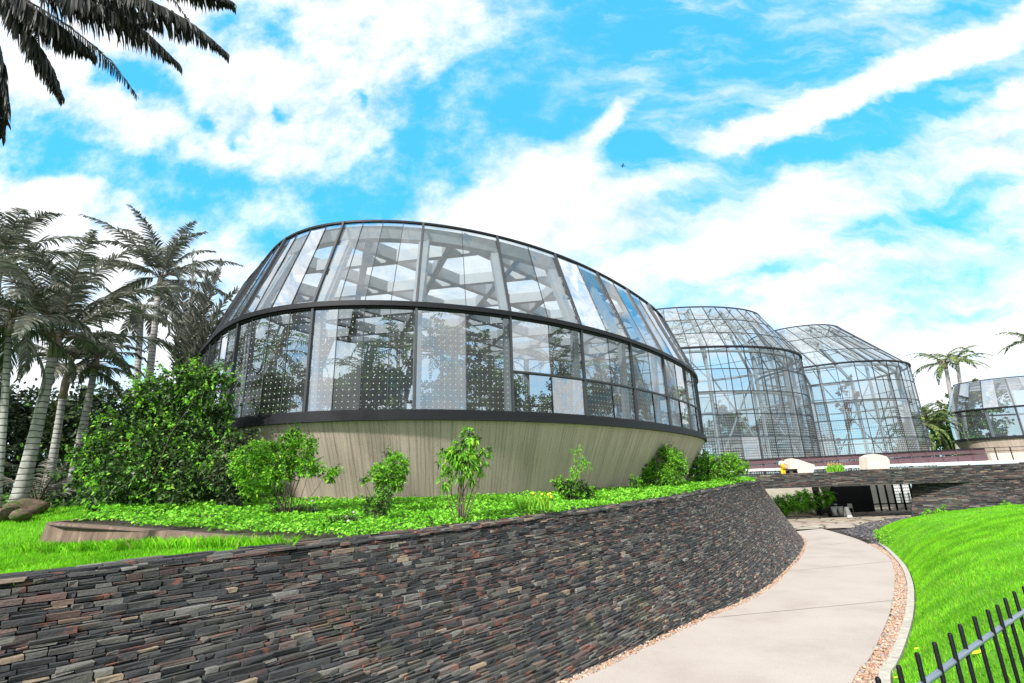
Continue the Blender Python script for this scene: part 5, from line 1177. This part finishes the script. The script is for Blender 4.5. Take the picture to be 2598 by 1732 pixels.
bed_shrub('young_tree', 'slender young tree with drooping leaves in front of the middle of the concrete base', 1172, 9.6, [(1172, 1146, 28), (1188, 1120, 20), (1190, 1175, 28), (1150, 1160, 18), (1133, 1175, 13), (1223, 1165, 15), (1232, 1145, 8), (1127, 1225, 11), (1140, 1205, 8), (1207, 1209, 17), (1190, 1095, 7), (1165, 1195, 16), (1120, 1150, 6)], 1300, .11, 'leaf_bright', ns=12, r0=.017, droop=.7, aspect=.36, mat2='leaf_mid', n2=220, spread=.03)
bed_shrub('sapling', 'thin wispy sapling right of the slender young tree', 1453, 14.5, [(1462, 1148, 9), (1468, 1165, 14), (1476, 1182, 14), (1495, 1180, 9), (1460, 1195, 14), (1458, 1210, 10), (1468, 1140, 5)], 800, .07, 'leaf_bright', ns=6, r0=.012, droop=.5, aspect=.3)
bed_shrub('garden_shrub', 'leafy low shrub around the foot of the wispy sapling', 1450, 14.6, [(1430, 1235, 16), (1450, 1240, 20), (1475, 1240, 16), (1415, 1222, 8), (1495, 1245, 12)], 1300, .09, 'leaf_mid', ns=6, grp=GS, mat2='leaf_bright', n2=700)
bed_shrub('garden_shrub', 'rounded bright shrub with two tops near the right end of the concrete base', 1670, 21.5, [(1642, 1190, 22), (1640, 1172, 15), (1702, 1163, 26), (1715, 1175, 22), (1690, 1150, 15), (1702, 1195, 28), (1665, 1208, 28), (1640, 1215, 18), (1725, 1190, 15), (1690, 1215, 26)], 6500, .10, 'leaf_bright', ns=8, r0=.02, grp=GS, mat2='leaf_mid', n2=1600)
bed_shrub('spiky_plant', 'upright plant with whorled narrow leaves left of the two-topped shrub', 1610, 19.5, [(1608, 1215, 9), (1612, 1228, 11), (1608, 1242, 12), (1622, 1222, 7)], 700, .11, 'leaf_mid', ns=6, aspect=.25, mat2='leaf_bright', n2=300)
bed_shrub('garden_shrub', 'wide bright shrub past the greenhouse corner, beside the plum railing', 1800, 27, [(1788, 1165, 18), (1770, 1185, 22), (1800, 1180, 24), (1835, 1180, 20), (1850, 1168, 18), (1870, 1182, 17), (1888, 1190, 9), (1820, 1200, 24), (1780, 1205, 24), (1855, 1200, 20)], 6500, .12, 'leaf_bright', ns=8, r0=.02, grp=GS, mat2='leaf_mid', n2=1700)
p = atz(862, 1345, -.75); tuft('daisy_clump', 'low dark clump with two mauve daisies, left in the planted bed', 'plant', p, .28, .28, 500, 'leaf_mid', .022, 'flower_m', 3)
p = atz(748, 1320, -.68); tuft('daisy_clump', 'dark clump with mauve daisies at the foot of the widest shrub', 'plant', p, .45, .35, 700, 'leaf_mid', .022, 'flower_m', 5)
p = atz(1358, 1290, -.6); tuft('lily_clump', 'small clump with yellow flowers in the middle of the bed', 'plant', p, .4, .3, 300, 'leaf_bright', .025, 'flower_y', 9)
# ground cover
cov = [tuple(t) for t in Tin[k0+2:NW-2]]+[(13, 45), (6, 40), (9, 31), (-6, 22), (-12, 20), tuple(Ce+(-2.6, 3.8)), tuple(Ce+(.35, 1.2)), tuple(Ce+(.25, .25)), tuple(A_+(.3, .3))]
P = rng.uniform((-16, 7), (18, 45), (820000, 2)); P = P[inpoly(P, cov)]
baseR = fmain(np.linspace(0, 2*math.pi, 200), -1.5); P = P[~inpoly(P, [tuple(b) for b in baseR])]
d = np.hypot(P[:, 0], P[:, 1]); P = P[rng.random(len(P)) < np.clip((9/d)**1.6, .07, 1)]
patch = np.sin(P[:, 0]*1.9+1.3)*np.sin(P[:, 1]*2.3+.5)+.5*np.sin(P[:, 0]*5.1)*np.sin(P[:, 1]*4.3)
bare = (patch < -.95); P = P[~bare]; patch = patch[~bare]; d = np.hypot(P[:, 0], P[:, 1])
hh = .13+.05*patch+.10*np.clip((d-12)/10, 0, 1)
def zb_all(P):
    out = np.empty(len(P))
    for i in range(0, len(P), 4000): out[i:i+4000] = zbed(P[i:i+4000])
    return out
Pz = np.column_stack([P, zb_all(P)+hh*rng.uniform(.45, 1.1, len(P))]); a = rng.uniform(0, 6.28, len(P))
D = np.stack([np.cos(a), np.sin(a), rng.uniform(-.35, .45, len(P))], 1)
sz = np.clip(.03+.0035*d, .05, .16)
q = Q(); A = leaf_quads(Pz, D, 1.0, .15, .75); A = Pz[:, None]+(A-Pz[:, None])*sz[:, None, None]; q.quads(A)
print('cover', len(P))
tag(q.build('ground_cover', 'leaf_cover'), 'dense bright leafy ground cover filling the bed below the concrete base', 'ground cover', kind='stuff')
# cover at the foot of the palms
P = rng.uniform((-22, 12.5), (-9, 19), (16000, 2)); zz = zlawn(P); m_ = (P[:, 1] > 14.2+.35*np.sin(P[:, 0])+(.25*(P[:, 0]+14))*.6); P, zz = P[m_], zz[m_]
a = rng.uniform(0, 6.28, len(P)); Pz = np.column_stack([P, zz+rng.uniform(.02, .22, len(P))]); D = np.stack([np.cos(a), np.sin(a), rng.uniform(-.3, .5, len(P))], 1)
tag(Q().quads(leaf_quads(Pz, D, .13, .1, .8)).build('shade_cover', 'leaf_mid'), 'dark leafy ground cover at the feet of the left palms', 'ground cover', kind='stuff')
# ferns under the bridge, weeds by the right wall
LF = 47.3
L_ = [(1985, 1285, 18), (2010, 1278, 18), (2035, 1272, 18), (2060, 1270, 16), (2085, 1268, 15), (2100, 1260, 12), (2040, 1256, 12), (2000, 1270, 14), (1975, 1275, 12)]
pb = aty(2040, 1290, LF); pb[2] = -4.0
shrub('fern_bank', 'bank of bright narrow-leaved ferns at the left under the bridge', 'plant', pb, lobes_px(L_, LF, 1, .3), 4200, .30, 'leaf_cover', 6, .02, .4, .22, mat2='leaf_mid', n2=900, spread=1.5)
for px, py, r, lb in ((2368, 1302, 12, 'bright weed at the foot of the slate wall, left of the taller weed'), (2402, 1300, 14, 'taller weed at the foot of the slate wall beside the lawn bank'), (2558, 1281, 9, 'small weed on the slate wall above the lawn bank, at the right')):
    pb = aty(px, py+12, 39.5); shrub('weed', lb, 'plant', pb, lobes_px([(px, py, r), (px+r, py+3, r*.7), (px-r, py+4, r*.7)], 39.5, 1, .1), 160, .22, 'leaf_bright', 3, .01, grp='weeds along the slate wall')
pb = atp(2250, 1385); pb[2] += .1
shrub('weed_patch', 'rough patch of weeds where the lawn bank meets the slate chips', 'plant', pb, [(pb+np.array([.25*i, .5*i-.6, .05+.03*i]), np.array([.35, .4, .2])) for i in range(6)], 1300, .11, 'leaf_bright', 4, .01, spread=.4)

# ---------------------------------------------------------------- boulders, bird
def boulder(px, py, y, r, label):
    p = aty(px, py, y); q = Q(); V0 = len(q.V); q.ball(p, r, 0, 22, 14)
    V = q.V[0]; nv = V-p; k = np.sin(nv[:, 0]*7+px)*np.sin(nv[:, 1]*6)*np.sin(nv[:, 2]*8+1); V += nv*k[:, None]*.28+nv*rng.uniform(-.05, .05, (len(V), 1)); q.V[0] = V
    return tag(q.build('boulder', 'rock'), label, 'boulder', 'boulders at the edge of the lawn')
boulder(62, 1291, 13.6, (.44, .35, .27), 'largest brown boulder with a mossy top beneath the thickest palm')
boulder(54, 1306, 12.7, (.26, .22, .15), 'small brown boulder in front of the largest one')
boulder(8, 1302, 12.9, (.30, .3, .2), 'grey boulder cut by the left edge')
p = aty(1580, 421, 60)
q = Q(); q.ball(p, (.16, .08, .07), 0, 10, 6); q.tube([p+(.2, 0, .02), p+(.4, 0, .0)], [.06, .02], 6); q.ball(p+(-.24, 0, .05), .07, 0, 8, 5); b_ = tag(q.build('bird', 'black'), 'tiny dark bird flying against the cloud right of the picture centre', 'bird')
for s_ in (-1, 1): o = Q().mesh([p+(-.1, 0, .03), p+(.12, 0, .03), p+(.05, s_*.35, .14), p+(.12, s_*.6, .05), p+(-.04, s_*.38, .16)], [[0, 1, 2], [0, 2, 4], [4, 2, 3]]).build('wing', 'black'); o.parent = b_
